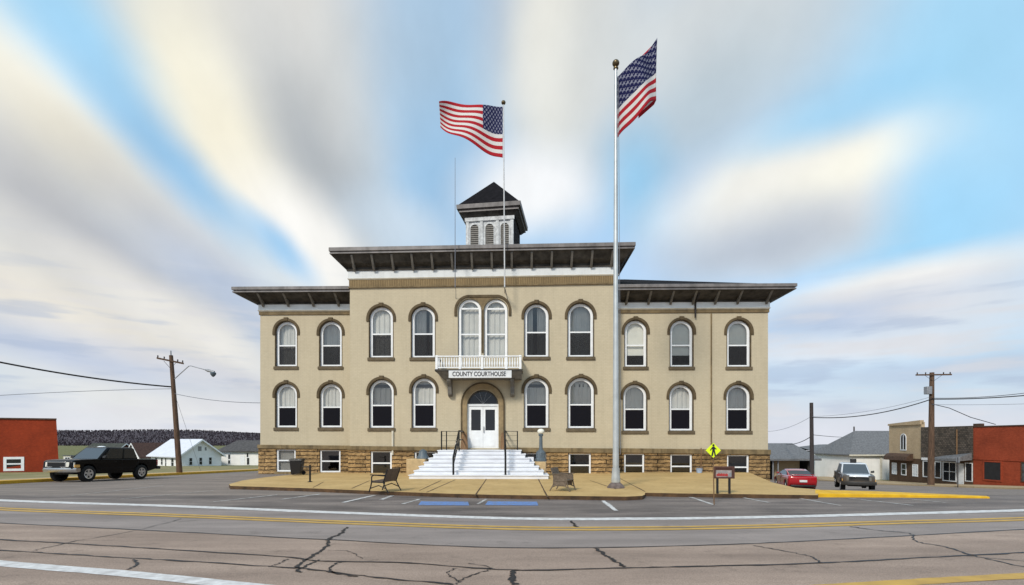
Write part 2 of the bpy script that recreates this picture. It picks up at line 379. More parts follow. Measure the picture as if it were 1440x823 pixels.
M['black'] = mat('black_iron', (.008,.008,.009), .45, .2, 10)
M['wood'] = mat('brown_wood', (.22,.125,.06), .75, .3, 8, .2, 30, stretch=(4,4,.5))
M['lampblue'] = mat('blue_grey_iron', (.10,.13,.155), .5, .15, 10)
M['globe'] = mat('frosted_globe', (.80,.79,.70), .25, .05, 5)
M['pole_metal'] = mat('pale_aluminium', (.52,.55,.56), .42, .12, 2, metal=.35, streak=.2)
M['concrete'] = mat('grey_brown_concrete', (.16,.125,.115), .9, .3, 6, .4, 40)
M['bronze'] = mat('dark_gold_ball', (.12,.09,.045), .35, .15, 10, metal=.6)
M['thinpole'] = mat('pale_thin_pole', (.55,.56,.57), .5, .1, 5)
M['cable'] = mat('black_cable', (.012,.012,.014), .6, 0, 5)
M['cable_grey'] = mat('grey_cable', (.16,.17,.20), .6, 0, 5)
M['bench'] = mat('brown_bench_panel', (.125,.088,.068), .65, .2, 12, .1, 60)
M['bench_r'] = mat('weathered_bench_panel', (.15,.115,.085), .75, .25, 12, .1, 60)
M['bin'] = mat('black_plastic', (.010,.010,.012), .45, .1, 10)
M['pole_wood'] = mat('creosote_wood', (.125,.075,.048), .9, .4, 5, .4, 30, stretch=(5,5,.3))
M['pole_dark'] = mat('dark_pole_wood', (.055,.045,.045), .9, .35, 5, .4, 30, stretch=(5,5,.3))
M['grey_metal'] = mat('grey_metal', (.30,.31,.33), .45, .15, 6, metal=.3)
M['redbrick'] = brick('red_painted_brick', (.30,.040,.011), (.26,.034,.010), (.20,.029,.010), w=.22, h=.075, mortar=.010, bump=.3, var=.22)
M['redbrick_r'] = brick('red_orange_brick', (.36,.066,.027), (.30,.052,.021), (.20,.042,.02), w=.23, h=.08, mortar=.010, bump=.3, var=.22)
M['tan_siding'] = brick('tan_brick', (.50,.385,.25), (.45,.34,.215), (.32,.24,.15), w=.3, h=.10, mortar=.012, bump=.3, var=.16)
M['brown_wall'] = brick('brown_shop_front', (.125,.075,.045), (.10,.06,.036), (.07,.04,.026), w=.25, h=.08, mortar=.012, bump=.3, var=.2)
M['shingle'] = brick('dark_wood_shingle', (.125,.10,.08), (.062,.052,.042), (.022,.02,.018), w=.28, h=.17, mortar=.014, bump=.8, dist=.03, var=.4, noise=.02)
M['awning'] = mat('dark_brown_awning', (.085,.048,.03), .8, .3, 5)
M['white_siding'] = brick('white_clapboard', (.85,.85,.84), (.83,.83,.82), (.76,.76,.76), w=6, h=.16, mortar=.012, bump=.3, var=.05)
M['white_block'] = mat('white_block_wall', (.84,.83,.81), .8, .05, 1, .2, 20, streak=.08)
M['roof_grey'] = mat('grey_shingles', (.16,.165,.175), .9, .25, 6, .4, 40)
M['roof_metal'] = mat('pale_metal_roof', (.64,.67,.74), .5, .06, 1.5)
M['roof_brown'] = mat('brown_shingles', (.085,.045,.035), .9, .25, 3, .4, 30)
M['roof_dark'] = mat('dark_grey_shingles', (.085,.08,.08), .9, .25, 3, .4, 30)
M['yellow'] = mat('yellow_kerb_paint', (.78,.46,.012), .7, .12, 3, .2, 40, col2=(.60,.33,.012))
M['yellow_old'] = mat('worn_yellow_kerb_paint', (.70,.40,.022), .8, .2, 2, .3, 30, col2=(.48,.27,.035))
M['red_paint'] = mat('red_car_paint', (.42,.012,.02), .25, .03, 3, coat=1)
M['black_paint'] = mat('black_car_paint', (.003,.003,.004), .30, .03, 3, coat=.06, spec=.16)
M['white_paint_car'] = mat('white_car_paint', (.72,.75,.80), .3, .03, 3, coat=.8)
M['brown_paint'] = mat('brown_car_paint', (.075,.055,.038), .35, .1, 3, coat=.5)
M['rubber'] = mat('tyre_rubber', (.012,.012,.013), .85, .2, 20)
M['chrome'] = mat('dull_chrome', (.55,.54,.52), .25, .08, 8, metal=.9)
M['rim'] = mat('alloy_rim', (.62,.62,.62), .3, .08, 8, metal=.7)
M['plastic'] = mat('dark_plastic', (.015,.015,.016), .5, .1, 10)
M['amber'] = mat('amber_lens', (.75,.42,.12), .2, .1, 8)
M['redlens'] = mat('red_lens', (.45,.03,.04), .2, .1, 8)
M['headlens'] = mat('clear_lens', (.75,.72,.62), .12, .05, 8)
M['sign_brown'] = mat('brown_sign_frame', (.085,.035,.025), .6, .2, 6)
M['sign_white'] = mat('sign_white', (.68,.70,.72), .5, .08, 4)
M['board_grey'] = mat('weathered_board', (.36,.31,.29), .7, .3, 8)
M['sign_red'] = mat('sign_red', (.42,.035,.03), .5, .1, 4)
M['fluoro'] = mat('fluorescent_yellow_green', (.74,.92,.015), .5, .03, 4)
M['letter'] = mat('black_lettering', (.012,.012,.02), .5, 0, 4)
M['field'] = mat('field_grass', (.155,.145,.05), .95, .3, .05, .2, 3, col2=(.11,.115,.035))
M['paint_white'] = mat('white_road_paint', (.74,.73,.72), .75, .15, 6, .3, 60, col2=(.46,.44,.43), detail=8)
M['paint_faint'] = mat('worn_white_road_paint', (.60,.59,.57), .85, .3, 5, .3, 60, col2=(.24,.225,.215))
M['paint_yellow'] = mat('yellow_road_paint', (.58,.36,.08), .8, .2, 3, .3, 60, col2=(.42,.26,.075))
M['paint_blue'] = mat('blue_road_paint', (.11,.25,.60), .8, .2, 7, .3, 60, col2=(.15,.19,.28))
M['tar'] = mat('tar_sealant', (.014,.013,.016), .55, .2, 8)

def asphalt(name, col, col2, big=.25, tint=None):
    m = bpy.data.materials.new(name); m.use_nodes = True; nt = m.node_tree; N = nt.nodes; L = nt.links
    b = N['Principled BSDF']; b.inputs['Roughness'].default_value = .85; b.inputs['Specular IOR Level'].default_value = .3
    tc = N.new('ShaderNodeTexCoord')
    mp = N.new('ShaderNodeMapping'); mp.inputs['Scale'].default_value = (.35, 1.2, 1); L.new(tc.outputs['Object'], mp.inputs[0])
    a = N.new('ShaderNodeTexNoise'); a.inputs['Scale'].default_value = 1.1; a.inputs['Detail'].default_value = 6; a.inputs['Roughness'].default_value = .6; L.new(mp.outputs[0], a.inputs['Vector'])
    f = N.new('ShaderNodeTexNoise'); f.inputs['Scale'].default_value = 55; f.inputs['Detail'].default_value = 3; f.inputs['Roughness'].default_value = .8; L.new(tc.outputs['Object'], f.inputs['Vector'])
    r1 = N.new('ShaderNodeValToRGB'); r1.color_ramp.elements[0].position = .35; r1.color_ramp.elements[1].position = .65
    r1.color_ramp.elements[0].color = (*col2,1); r1.color_ramp.elements[1].color = (*col,1); L.new(a.outputs['Fac'], r1.inputs[0])
    mr = N.new('ShaderNodeMapRange'); mr.inputs[1].default_value = .3; mr.inputs[2].default_value = .7; mr.inputs[3].default_value = .62; mr.inputs[4].default_value = 1.38; L.new(f.outputs['Fac'], mr.inputs[0])
    mx = N.new('ShaderNodeMix'); mx.data_type = 'RGBA'; mx.blend_type = 'MULTIPLY'; mx.inputs['Factor'].default_value = 1
    L.new(r1.outputs[0], mx.inputs['A']); L.new(mr.outputs[0], mx.inputs['B']); L.new(mx.outputs['Result'], b.inputs['Base Color'])
    m2 = N.new('ShaderNodeMapping'); m2.inputs['Scale'].default_value = (.05, 1.1, 1); L.new(tc.outputs['Object'], m2.inputs[0])
    t2 = N.new('ShaderNodeTexNoise'); t2.inputs['Scale'].default_value = 1.3; t2.inputs['Detail'].default_value = 3; L.new(m2.outputs[0], t2.inputs['Vector'])
    o2 = N.new('ShaderNodeTexNoise'); o2.inputs['Scale'].default_value = 1.7; o2.inputs['Detail'].default_value = 6; o2.inputs['Roughness'].default_value = .7; L.new(tc.outputs['Object'], o2.inputs['Vector'])
    ra = N.new('ShaderNodeMapRange'); ra.inputs[1].default_value = .35; ra.inputs[2].default_value = .65; ra.inputs[3].default_value = .86; ra.inputs[4].default_value = 1.10; L.new(t2.outputs['Fac'], ra.inputs[0])
    rb = N.new('ShaderNodeMapRange'); rb.inputs[1].default_value = .58; rb.inputs[2].default_value = .72; rb.inputs[3].default_value = 1.0; rb.inputs[4].default_value = .70; L.new(o2.outputs['Fac'], rb.inputs[0])
    mm = N.new('ShaderNodeMath'); mm.operation = 'MULTIPLY'; L.new(ra.outputs[0], mm.inputs[0]); L.new(rb.outputs[0], mm.inputs[1])
    mw = N.new('ShaderNodeMix'); mw.data_type = 'RGBA'; mw.blend_type = 'MULTIPLY'; mw.inputs['Factor'].default_value = 1; L.new(mx.outputs['Result'], mw.inputs['A']); L.new(mm.outputs[0], mw.inputs['B']); L.new(mw.outputs['Result'], b.inputs['Base Color'])
    bp = N.new('ShaderNodeBump'); bp.inputs['Strength'].default_value = .5; bp.inputs['Distance'].default_value = .01; L.new(f.outputs['Fac'], bp.inputs['Height']); L.new(bp.outputs[0], b.inputs['Normal'])
    return m
M['asphalt_lot'] = asphalt('parking_asphalt', (.225,.188,.168), (.11,.093,.086))
M['asphalt_far_lane'] = asphalt('grey_lane_asphalt', (.31,.262,.24), (.235,.20,.183))
M['asphalt_near_lane'] = asphalt('brownish_lane_asphalt', (.36,.27,.216), (.265,.197,.157))
M['asphalt_side'] = asphalt('side_street_asphalt', (.255,.21,.18), (.18,.15,.131))
def paving(name, col, col2, joint):
    return mat(name, col, .85, .1, .8, .25, 40, col2=col2, detail=10, streak=.22)
M['pave'] = paving('tan_concrete_paving', (.56,.385,.165), (.44,.29,.115), None)
M['pave_far'] = paving('pale_tan_paving', (.42,.32,.19), (.36,.27,.165), None)
M['joint'] = mat('dark_joint', (.10,.06,.03), .9, .3, 5)
M['kerb_dark'] = mat('stained_kerb_face', (.12,.065,.03), .9, .45, 3, .4, 25, col2=(.035,.022,.014))

# ------------------------------------------------------------------ terrain: the courthouse stands on the crown of a hill
def sst(a, b, x):
    t = min(1, max(0, (x-a)/(b-a))); return t*t*(3-2*t)
def zt(x, y):
    sw = sst(-13.6, -19, x); se = sst(9.4, 11.7, x)
    d = max(0, y-17)
    zw = -.036*d if y < 95 else -2.81-.8*(1-math.exp(-(y-95)/60))
    ze = 0
    if y > 18.3:
        ze = -.094*(min(y, 36)-18.3)
        if y > 36: ze -= .062*(min(y, 50)-36)
        if y > 50: ze -= .038*(min(y, 62)-50)
        if y > 62: ze -= .01*min(y-62, 35)
    zc = -.036*max(0, min(y, 130)-40)
    z = max(-3.6, sw*zw+se*ze+(1-sw-se)*zc)
    return z-.024*max(0, y-85)*sst(-20, 30, x)      # the land falls away into a valley on the east side
def lines(rng, extra):
    out = set(extra)
    for a, b, st in rng:
        v = a
        while v < b: out.add(round(v, 3)); v += st
    out = sorted(out)
    return out
XS = lines([(-1500,-300,100),(-300,-60,12),(-60,60,1.2),(60,300,12),(300,1501,100)], [-24.25,-24,-27.2,-14,12.4,35.3,35.5,41,14.6])
YS = lines([(-60,-8,8),(-8,75,1.2),(75,200,8),(200,1600,60)], [17, 20, 24, 60, 66])
def patch(name, x0, x1, y0, y1, dz, m, edge=0):
    xs = [x for x in XS if x0-1e-6 <= x <= x1+1e-6]; ys = [y for y in YS if y0-1e-6 <= y <= y1+1e-6]
    mb = MB(); n = len(xs)
    mb.v = [(x, y, zt(x, y)+dz) for y in ys for x in xs]
    mb.f = [(j*n+i, j*n+i+1, (j+1)*n+i+1, (j+1)*n+i) for j in range(len(ys)-1) for i in range(n-1)]
    o = mb.build(name, m, smooth=60); return tag(o, kind='structure')
patch('ground', -1500, 1500, -60, 1600, -.03, M['field'])
patch('road', -300, 300, -60, 17, -.004, M['asphalt_lot'])
patch('side_street', -24, 35.3, 17, 66, -.004, M['asphalt_side'])
# pavements beyond the side streets
patch('pavement', -27.2, -24.25, 20, 60, .10, M['pave_far'])
patch('pavement', 35.5, 41, 17, 66, .08, M['pave_far'])

def G(px, py, z=0):          # the point of height z seen at that column and row
    Y = F*(CAM_H-z)/(py-HY); return ((px-CX)/F*Y, Y)
def smooth_line(pts, n=10):
    out = []
    for i in range(len(pts)-1):
        p0 = pts[max(i-1,0)]; p1 = pts[i]; p2 = pts[i+1]; p3 = pts[min(i+2,len(pts)-1)]
        for k in range(n):
            t = k/n
            out.append(tuple(.5*((2*p1[j])+(-p0[j]+p2[j])*t+(2*p0[j]-5*p1[j]+4*p2[j]-p3[j])*t*t+(-p0[j]+3*p1[j]-3*p2[j]+p3[j])*t**3) for j in range(len(p1))))
    out.append(tuple(pts[-1])); return out
def ribbon(mb, pts, w, z, jit=0, rng=random):
    n = len(pts); L_ = []; R_ = []
    for i, p in enumerate(pts):
        a = pts[max(i-1,0)]; b = pts[min(i+1,n-1)]
        d = Vector((b[0]-a[0], b[1]-a[1])).normalized(); q = Vector((-d.y, d.x))
        ww = (w[i] if isinstance(w, list) else w)*.5*(1+rng.uniform(-jit, jit))
        o = rng.uniform(-jit, jit)*ww
        L_.append((p[0]+q.x*(ww+o), p[1]+q.y*(ww+o), z)); R_.append((p[0]-q.x*(ww-o), p[1]-q.y*(ww-o), z))
    mb.add(L_+R_, [(i, i+1, n+i+1, n+i) for i in range(n-1)])
    return mb
# lanes of the main road, the dividing seam and its markings
seam = [G(-300,720), G(0,736), G(200,746), G(470,760), G(720,771), G(1000,767), G(1200,758), G(1440,745), G(1750,730)]
wline = [G(-300,690), G(0,704), G(240,712), G(480,721.5), G(720,729.5), G(900,730), G(1080,727.5), G(1260,723), G(1440,718), G(1750,708)]
yline = [G(-300,699), G(0,716), G(240,725), G(480,735), G(720,743), G(900,743.5), G(1080,740.5), G(1260,735), G(1440,730), G(1750,717)]
for ln in (seam, wline, yline):      # the road runs on straight beyond the picture
    a, b = ln[0], ln[1]; c, d = ln[-1], ln[-2]
    ln.insert(0, (a[0]+(a[0]-b[0])*5, a[1]+(a[1]-b[1])*5)); ln.append((c[0]+(c[0]-d[0])*5, c[1]+(c[1]-d[1])*5))
def sheet(name, far, near, z, m):
    a = smooth_line(far); b = smooth_line(near); n = len(a)
    if len(b) != n:
        b = [b[int(i*(len(b)-1)/(n-1))] for i in range(n)]
    mb = MB(); mb.add([(p[0], p[1], z) for p in a]+[(p[0], p[1], z) for p in b], [(i, i+1, n+i+1, n+i) for i in range(n-1)])
    return tag(mb.build(name, m), kind='structure')
nearedge = [(p[0]*1.0, -30) for p in seam]
sheet('far_lane', wline, [(p[0], p[1]-4.5) for p in wline], 0.0, M['asphalt_far_lane'])
sheet('near_lane', seam, nearedge, .004, M['asphalt_near_lane'])
mb = MB(); ribbon(mb, smooth_line(wline), .36, .008, .05); ribbon(mb, smooth_line([G(-200,771), G(0,793), G(170,807), G(345,825), G(560,848)], 10), .26, .010, .04)
tag(mb.build('edge_line', M['paint_white']), kind='structure')
mb = MB(); yl = smooth_line(yline)
ribbon(mb, [(p[0], p[1]+.145) for p in yl], .165, .008, .1); ribbon(mb, [(p[0], p[1]-.135) for p in yl], .165, .008, .1)
ribbon(mb, smooth_line([G(1130,829), G(1290,819), G(1450,810), G(1700,796)]), .24, .010, .05)
tag(mb.build('centre_line', M['paint_yellow']), kind='structure')
# dark seam and tar filled cracks
rc = random.Random(3)
def crack(mb, pts, w, jit=.012, z=.012):
    P_ = [G(*p) for p in pts]; s = smooth_line(P_, 9)
    s = [(p[0]+rc.uniform(-jit, jit)*2.5, p[1]+rc.uniform(-jit, jit)) for p in s]
    ribbon(mb, s, [w*rc.uniform(.3, 1.05) for _ in s], z, .1, rc)
mb = MB(); ribbon(mb, smooth_line(seam), .055, .008, .4, rc)
crack(mb, [(-120,748),(0,759.5),(100,765),(230,773),(400,784),(450,790),(560,792),(720,802.5),(860,800),(1000,797),(1150,793),(1300,785),(1440,778),(1560,771)], .07)
crack(mb, [(-120,766),(0,774.5),(90,780),(170,785),(260,790),(400,799),(430,801),(520,812),(640,823)], .06)
crack(mb, [(488,742),(478,752),(463,758),(458,770),(440,782),(424,792),(417,800)], .075)
crack(mb, [(448,788),(432,796),(418,803),(424,806)], .05); crack(mb, [(478,791),(464,800),(472,807),(500,812)], .05)
crack(mb, [(380,798),(395,792),(405,787)], .03); crack(mb, [(186,788),(192,795),(178,802)], .05)
crack(mb, [(45,776),(100,763),(190,747),(255,730)], .03); crack(mb, [(460,775),(490,776),(510,787)], .02)
crack(mb, [(836,771),(852,782),(862,788),(877,798)], .08); crack(mb, [(803,733),(811,742)], .10)
crack(mb, [(1060,768),(1105,776),(1140,784),(1155,793)], .04)
crack(mb, [(1194,741),(1240,747),(1280,751),(1288,762),(1330,770),(1376,784),(1440,798),(1500,806)], .05)
crack(mb, [(722,823),(720,812),(724,802)], .10); crack(mb, [(640,823),(655,813),(670,808),(690,800),(660,793)], .03)
crack(mb, [(640,800),(630,808),(648,820)], .025); crack(mb, [(1360,783),(1440,790)], .03)
tag(mb.build('road_crack', M['tar']), kind='structure')
# parking bay lines and the two blue squares
mb = MB()
for p, q, w in [((395,702.5),(450,695),.12), ((300,706),(390,696),.09), ((482,707),(526,697),.15), ((536,703),(552,697),.14), ((848,704.5),(866,718.5),.14),
                ((964,697),(1005,710.5),.12), ((1040,699),(1082,707),.10), ((1112,699),(1182,711),.10), ((1190,700.5),(1285,711),.09), ((1265,700.5),(1330,707),.08),
                ((566,709),(590,702),.10), ((672,709),(684,702),.08), ((100,697),(230,683),.06), ((170,702),(300,690),.06)]:
    a = G(*p); b = G(*q); ribbon(mb, [(a[0]+(b[0]-a[0])*t/8, a[1]+(b[1]-a[1])*t/8) for t in range(9)], w, .004, .2, rc)
tag(mb.build('parking_line', M['paint_faint']), kind='structure')
mb = MB()
for p, q, w in [((482,707),(526,697),.10), ((848,704.5),(866,718.5),.10)]:
    a = G(*p); b = G(*q); ribbon(mb, [(a[0]+(b[0]-a[0])*t/8, a[1]+(b[1]-a[1])*t/8) for t in range(9)], w, .0075, .2, rc)
tag(mb.build('parking_line', M['paint_white']), kind='structure')
mb = MB()
for x0, x1 in ((588,660),(682,757)):
    y0, y1 = 705.3, 710.6
    a, b, c_, d = G(x0+4,y0), G(x1-2,y0+.5), G(x1,y1+.5), G(x0,y1)
    mb.add([(*a,.004),(*b,.004),(*c_,.004),(*d,.004)], [(0,1,2,3)])
tag(mb.build('parking_symbol', M['paint_blue']), kind='structure')

# raised pavements with kerbs
def slab(name, poly, z, m, side, zb=-1.8):
    n = len(poly)
    mb = MB(); mb.v = [(x, y, z) for x, y in poly]; mb.f = [tuple(range(n))]
    top = mb.build(name, m); tag(top, kind='structure')
    mb = MB(); mb.v = [(x, y, z-.003) for x, y in poly]+[(x, y, zb) for x, y in poly]
    mb.f = [(i, (i+1) % n, n+(i+1) % n, n+i) for i in range(n)]
    tag(mb.build('kerb', side), kind='structure')
    return top
KZ = .115
front_l = smooth_line([G(324,683.5,KZ), G(440,687,KZ), G(563,692,KZ), G(675,695.5,KZ), G(800,697.5,KZ), G(880,698.5,KZ)], 6)
pl = [(-9.9,26.9), G(412,667.5,KZ), G(371,671.5,KZ), G(340,676,KZ), G(322,681,KZ)] + front_l + [G(903,697.5,KZ), G(907,695.5,KZ), G(907,693.0,KZ)]
front_r = [G(953,694,KZ), G(1040,695,KZ), G(1150,696.5,KZ)]
pl += front_r + [G(1153,688.5,KZ), G(1118,686.0,KZ), G(1086,678.5,KZ), (12.45,26.9)]
slab('pavement', pl, KZ, M['pave'], M['kerb_dark'])
pj = MB()
def pt(px, py): return G(px, py, KZ)
for a, b in (((685,672.5),(668,697)), ((757,674),(770,699)), ((620,676),(590,690)), ((868,671),(907,691.5)), ((830,676),(866,688)), ((520,676),(495,687)), ((455,678),(440,686)), ((640,675),(600,692.5))):
    p, q = pt(*a), pt(*b); ribbon(pj, [(p[0]+(q[0]-p[0])*t/6, p[1]+(q[1]-p[1])*t/6) for t in range(7)], .045, KZ+.004, .3, rc)
tag(pj.build('pavement_joint', M['joint']), kind='structure')
# yellow kerb at the corner of the right-hand pavement
yk = smooth_line([(*G(1146,699.4), .119), (*G(1230,699.6), .105), (*G(1310,700.2), .08), (*G(1392,701), .05)], 5)
ykb = smooth_line([(*G(1146,688.8,.12), .119), (*G(1230,691,.11), .112), (*G(1310,694,.09), .088), (*G(1388,697.5,.05), .052)], 5)
mb = MB(); n = len(yk)
mb.v = list(yk)+list(ykb)+[(p[0], p[1], -.6) for p in yk]+[(p[0], p[1], -1.2) for p in ykb]
mb.f = [(i, i+1, n+i+1, n+i) for i in range(n-1)]+[(i, 2*n+i, 2*n+i+1, i+1) for i in range(n-1)]+[(n+i, n+i+1, 3*n+i+1, 3*n+i) for i in range(n-1)]+[(0,n,3*n,2*n),(n-1,2*n-1,4*n-1,3*n-1)]
tag(mb.build('yellow_kerb', M['yellow'], bevel=.02), kind='structure')
def kerb_along_y(name, x0, x1, y0, y1, h, m):
    ys = [y for y in YS if y0 <= y <= y1]; mb = MB(); n = len(ys)
    mb.v = [(x0,y,zt(x0,y)+h) for y in ys]+[(x1,y,zt(x1,y)+h) for y in ys]+[(x0,y,zt(x0,y)-.3) for y in ys]+[(x1,y,zt(x1,y)-.3) for y in ys]
    mb.f = [(i,i+1,n+i+1,n+i) for i in range(n-1)]+[(i,2*n+i,2*n+i+1,i+1) for i in range(n-1)]+[(n+i,n+i+1,3*n+i+1,3*n+i) for i in range(n-1)]+[(0,n,3*n,2*n),(n-1,2*n-1,4*n-1,3*n-1)]
    return tag(mb.build(name, m), kind='structure')
kerb_along_y('yellow_kerb', -24.7, -24, 20, 60, .15, M['yellow_old'])
kerb_along_y('kerb', 35.3, 35.5, 17, 66, .11, M['pave_far'])

# ------------------------------------------------------------------ courthouse
YAW, OY = R(1.2), 27.2
cs, sn = math.cos(YAW), math.sin(YAW)
def FX(px, off=0):
    t = (px-CX)/F; return (t*(OY+off*cs)-off*sn)/(cs+t*sn)
def FZ(px, py, off=0):
    x = FX(px, off); Y = OY-x*sn+off*cs; return CAM_H-(py-HY)/F*Y
court = thing('courthouse', 'cream painted brick courthouse with stone basement, arched windows and rooftop cupola', 'courthouse', (0, OY, 0), -YAW)
OFFC = -.95      # the middle block stands half a metre forward
XL, XLC, XRC, XR = FX(366), FX(492, OFFC), FX(867, OFFC), FX(1080)
DEPTH = 12.5

def wall_panel(name, outer, holes, yf, thick, m):
    cu = bpy.data.curves.new(name, 'CURVE'); cu.dimensions = '2D'; cu.fill_mode = 'BOTH'; cu.extrude = thick/2
    for lp in [outer]+holes:
        sp = cu.splines.new('POLY'); sp.points.add(len(lp)-1); sp.use_cyclic_u = True
        for i, (x, z) in enumerate(lp): sp.points[i].co = (x, z, 0, 1)
    o = bpy.data.objects.new('tmp', cu); COL.objects.link(o)
    bpy.context.view_layer.update()
    me = bpy.data.meshes.new_from_object(o.evaluated_get(bpy.context.evaluated_depsgraph_get()))
    bpy.data.objects.remove(o); bpy.data.curves.remove(cu)
    for v in me.vertices: v.co = Vector((v.co.x, yf+thick/2+v.co.z, v.co.y))
    bm = bmesh.new(); bm.from_mesh(me); bmesh.ops.remove_doubles(bm, verts=bm.verts, dist=1e-4); bmesh.ops.recalc_face_normals(bm, faces=bm.faces); bm.to_mesh(me); bm.free()
    me.name = name; me.materials.clear()
    return link(name, me, m, court)
def arch(x0, x1, z0, z1, n=18, grow=0):
    r = (x1-x0)/2+grow; xc = (x0+x1)/2; zs = z1-(x1-x0)/2
    pts = [(xc-r, z0-grow), (xc+r, z0-grow)]
    return pts+[(xc+r*math.cos(math.pi*k/n), zs+r*math.sin(math.pi*k/n)) for k in range(n+1)]
def rect(x0, x1, z0, z1): return [(x0,z0),(x1,z0),(x1,z1),(x0,z1)]

rw = random.Random(11)
def arched_window(rc_, off, kind, tall=False):
    """frame is the part; sash rail, panes, drape, screen, sill, hood and keystone belong to it"""
    x0, x1, z0, z1 = rc_; yf = off
    w = x1-x0; xc = (x0+x1)/2; r = w/2; zs = z1-r
    out = arch(x0-.02, x1+.02, z0-.02, z1+.02); inn = arch(x0+.115, x1-.115, z0+.09, z1-.115)
    mb = MB(); mb.ring(out, inn, yf+.13, yf+.22)
    zm = z0+(z1-z0)*(.47 if not tall else .40)
    fr = mb.build('window', M['white'], court, bevel=.012)
    mb = MB(); mb.box(x0+.10, x1-.10, yf+.15, yf+.21, zm-.035, zm+.035)
    mb.build('sash_rail', M['white'], fr)
    if tall: MB().box(x0+.10, x1-.10, yf+.15, yf+.21, zs+.08, zs+.16).build('transom_bar', M['white'], fr)
    mb = MB(); mb.add([(x, yf+.19, z) for x, z in arch(x0+.08, x1-.08, z0+.05, z1-.08)], [tuple(range(21))]); mb.build('pane', M['glass'], fr)
    def drape(za, zb, amp, y, name, m, xa=x0-.05, xb=x1+.05):
        mb = MB(); n = 60; ph = rw.uniform(0, 6); q = rw.uniform(.8, 1.2)
        vs = []
        for k in range(n+1):
            t = k/n; x = xa+(xb-xa)*t
            dy = amp*(math.sin(t*34*q+ph)+.5*math.sin(t*61+ph*2)+.3*math.sin(t*13+ph))
            vs += [(x, y+dy, za), (x, y+dy*.45, zb)]
        mb.add(vs, [(2*k, 2*k+2, 2*k+3, 2*k+1) for k in range(n)]); mb.build(name, m, fr, smooth=80)
    if kind == 'up':       # drapes all the way down, screen over the lower sash
        if rw.random() < .45:
            g0 = rw.uniform(.25, .7); g1 = g0+rw.uniform(.08, .2)
            drape(z0-.05, z1+.05, .030, yf+.36, 'curtain', M['curtain'], x0-.05, x0+g0*w); drape(z0-.05, z1+.05, .030, yf+.36, 'curtain', M['curtain'], x0+g1*w, x1+.05)
        else: drape(z0-.05, z1+.05, .030, yf+rw.uniform(.28, .42), 'curtain', M['curtain'])
        MB().box(x0+.10, x1-.10, yf+.152, yf+.158, z0+.07, zm-.03).build('screen', M['screen'], fr)
    elif kind == 'pair':
        drape(z0-.05, z1+.05, .025, yf+.36, 'curtain', M['curtain'])
    elif kind == 'low':    # drape in the top half, dark below
        drape(zm-rw.uniform(.0, .14), z1+.05, rw.uniform(.02, .04), yf+rw.uniform(.27, .40), 'curtain', M['curtain'])
        MB().box(x0+.10, x1-.10, yf+.152, yf+.158, z0+.07, zm-.03).build('screen', M['screen_dark'], fr)
    else:                  # roller blind drawn part way
        zb = zm+.04 if kind == 'blind' else zm-(zm-z0)*.47
        drape(zb, z1+.05, .002, yf+.30, 'blind', M['blind'])
        MB().box(x0+.10, x1-.10, yf+.152, yf+.158, z0+.07, (zm-.03 if kind == 'blind' else zb)).build('screen', M['screen'], fr)
    if not tall:
        MB().box(x0-.11, x1+.11, yf-.07, yf+.14, z0-.18, z0-.022).build('sill', M['sill'], fr, bevel=.015)
        h = MB(); n = 18
        ro, ri = r+.175, r+.04
        o = [(xc+ro, zs-.16)]+[(xc+ro*math.cos(math.pi*k/n), zs+ro*math.sin(math.pi*k/n)) for k in range(n+1)]+[(xc-ro, zs-.16)]
        i = [(xc+ri, zs-.16)]+[(xc+ri*math.cos(math.pi*k/n), zs+ri*math.sin(math.pi*k/n)) for k in range(n+1)]+[(xc-ri, zs-.16)]
        h.strip(o, i, yf-.05, yf+.05); hd = h.build('hood_mould', M['hood'], fr, bevel=.012)
        k = MB(); zt_ = zs+ro
        a = [(xc-.09, yf-.075, zt_-.14), (xc+.09, yf-.075, zt_-.14), (xc+.12, yf-.075, zt_+.045), (xc-.12, yf-.075, zt_+.045)]
        k.prism(a, [(p[0], yf+.04, p[2]) for p in a]); k.build('keystone', M['hood'], fr, bevel=.012)
        # dark stone reveal behind the frame edge
        rv = MB(); rv.ring(arch(x0-.055, x1+.055, z0-.01, z1+.055), arch(x0-.022, x1+.022, z0+.0, z1+.022), yf-.012, yf+.12); rv.build('reveal', M['hood'], fr)
    return arch(x0-.05, x1+.05, z0-.04, z1+.05)
def W_(px0, px1, py0, py1, off):
    pm = (px0+px1)/2
    return (FX(px0, off), FX(px1, off), FZ(pm, py1, off), FZ(pm, py0, off))
holes_l, holes_c, holes_r = [], [], []
LW = [(388,417), (450,480)]; RWU = [(879,909), (943,974), (1023,1055)]; RWL = [(877,909), (942,974), (1022,1055)]
for a, b in LW: holes_l.append(arched_window(W_(a, b, 452.5, 515, 0), 0, 'up'))
for a, b in LW: holes_l.append(arched_window(W_(a, b, 540.5, 601, 0), 0, 'low'))
for k, (a, b) in enumerate(RWU): holes_r.append(arched_window(W_(a, b, 451, 515.5, 0), 0, ('half','half','blind')[k]))
for a, b in RWL: holes_r.append(arched_window(W_(a, b, 541.5, 605.5, 0), 0, 'low'))
for a, b, t, bt in ((520,552,432,502.5), (579,611,431.5,502.5), (738,771,428,501.5), (799,834,427,501.5)): holes_c.append(arched_window(W_(a, b, t, bt, OFFC), OFFC, 'up'))
for a, b, t, bt in ((520,553,534.5,601.5), (580,612,532.5,601.5), (738,771,532.5,601.5), (799,835,532,602)): holes_c.append(arched_window(W_(a, b, t, bt, OFFC), OFFC, 'low'))
pair = [W_(645, 676, 421, 502, OFFC), W_(681.5, 713, 421, 502, OFFC)]
for p in pair: holes_c.append(arched_window(p, OFFC, 'pair', True))
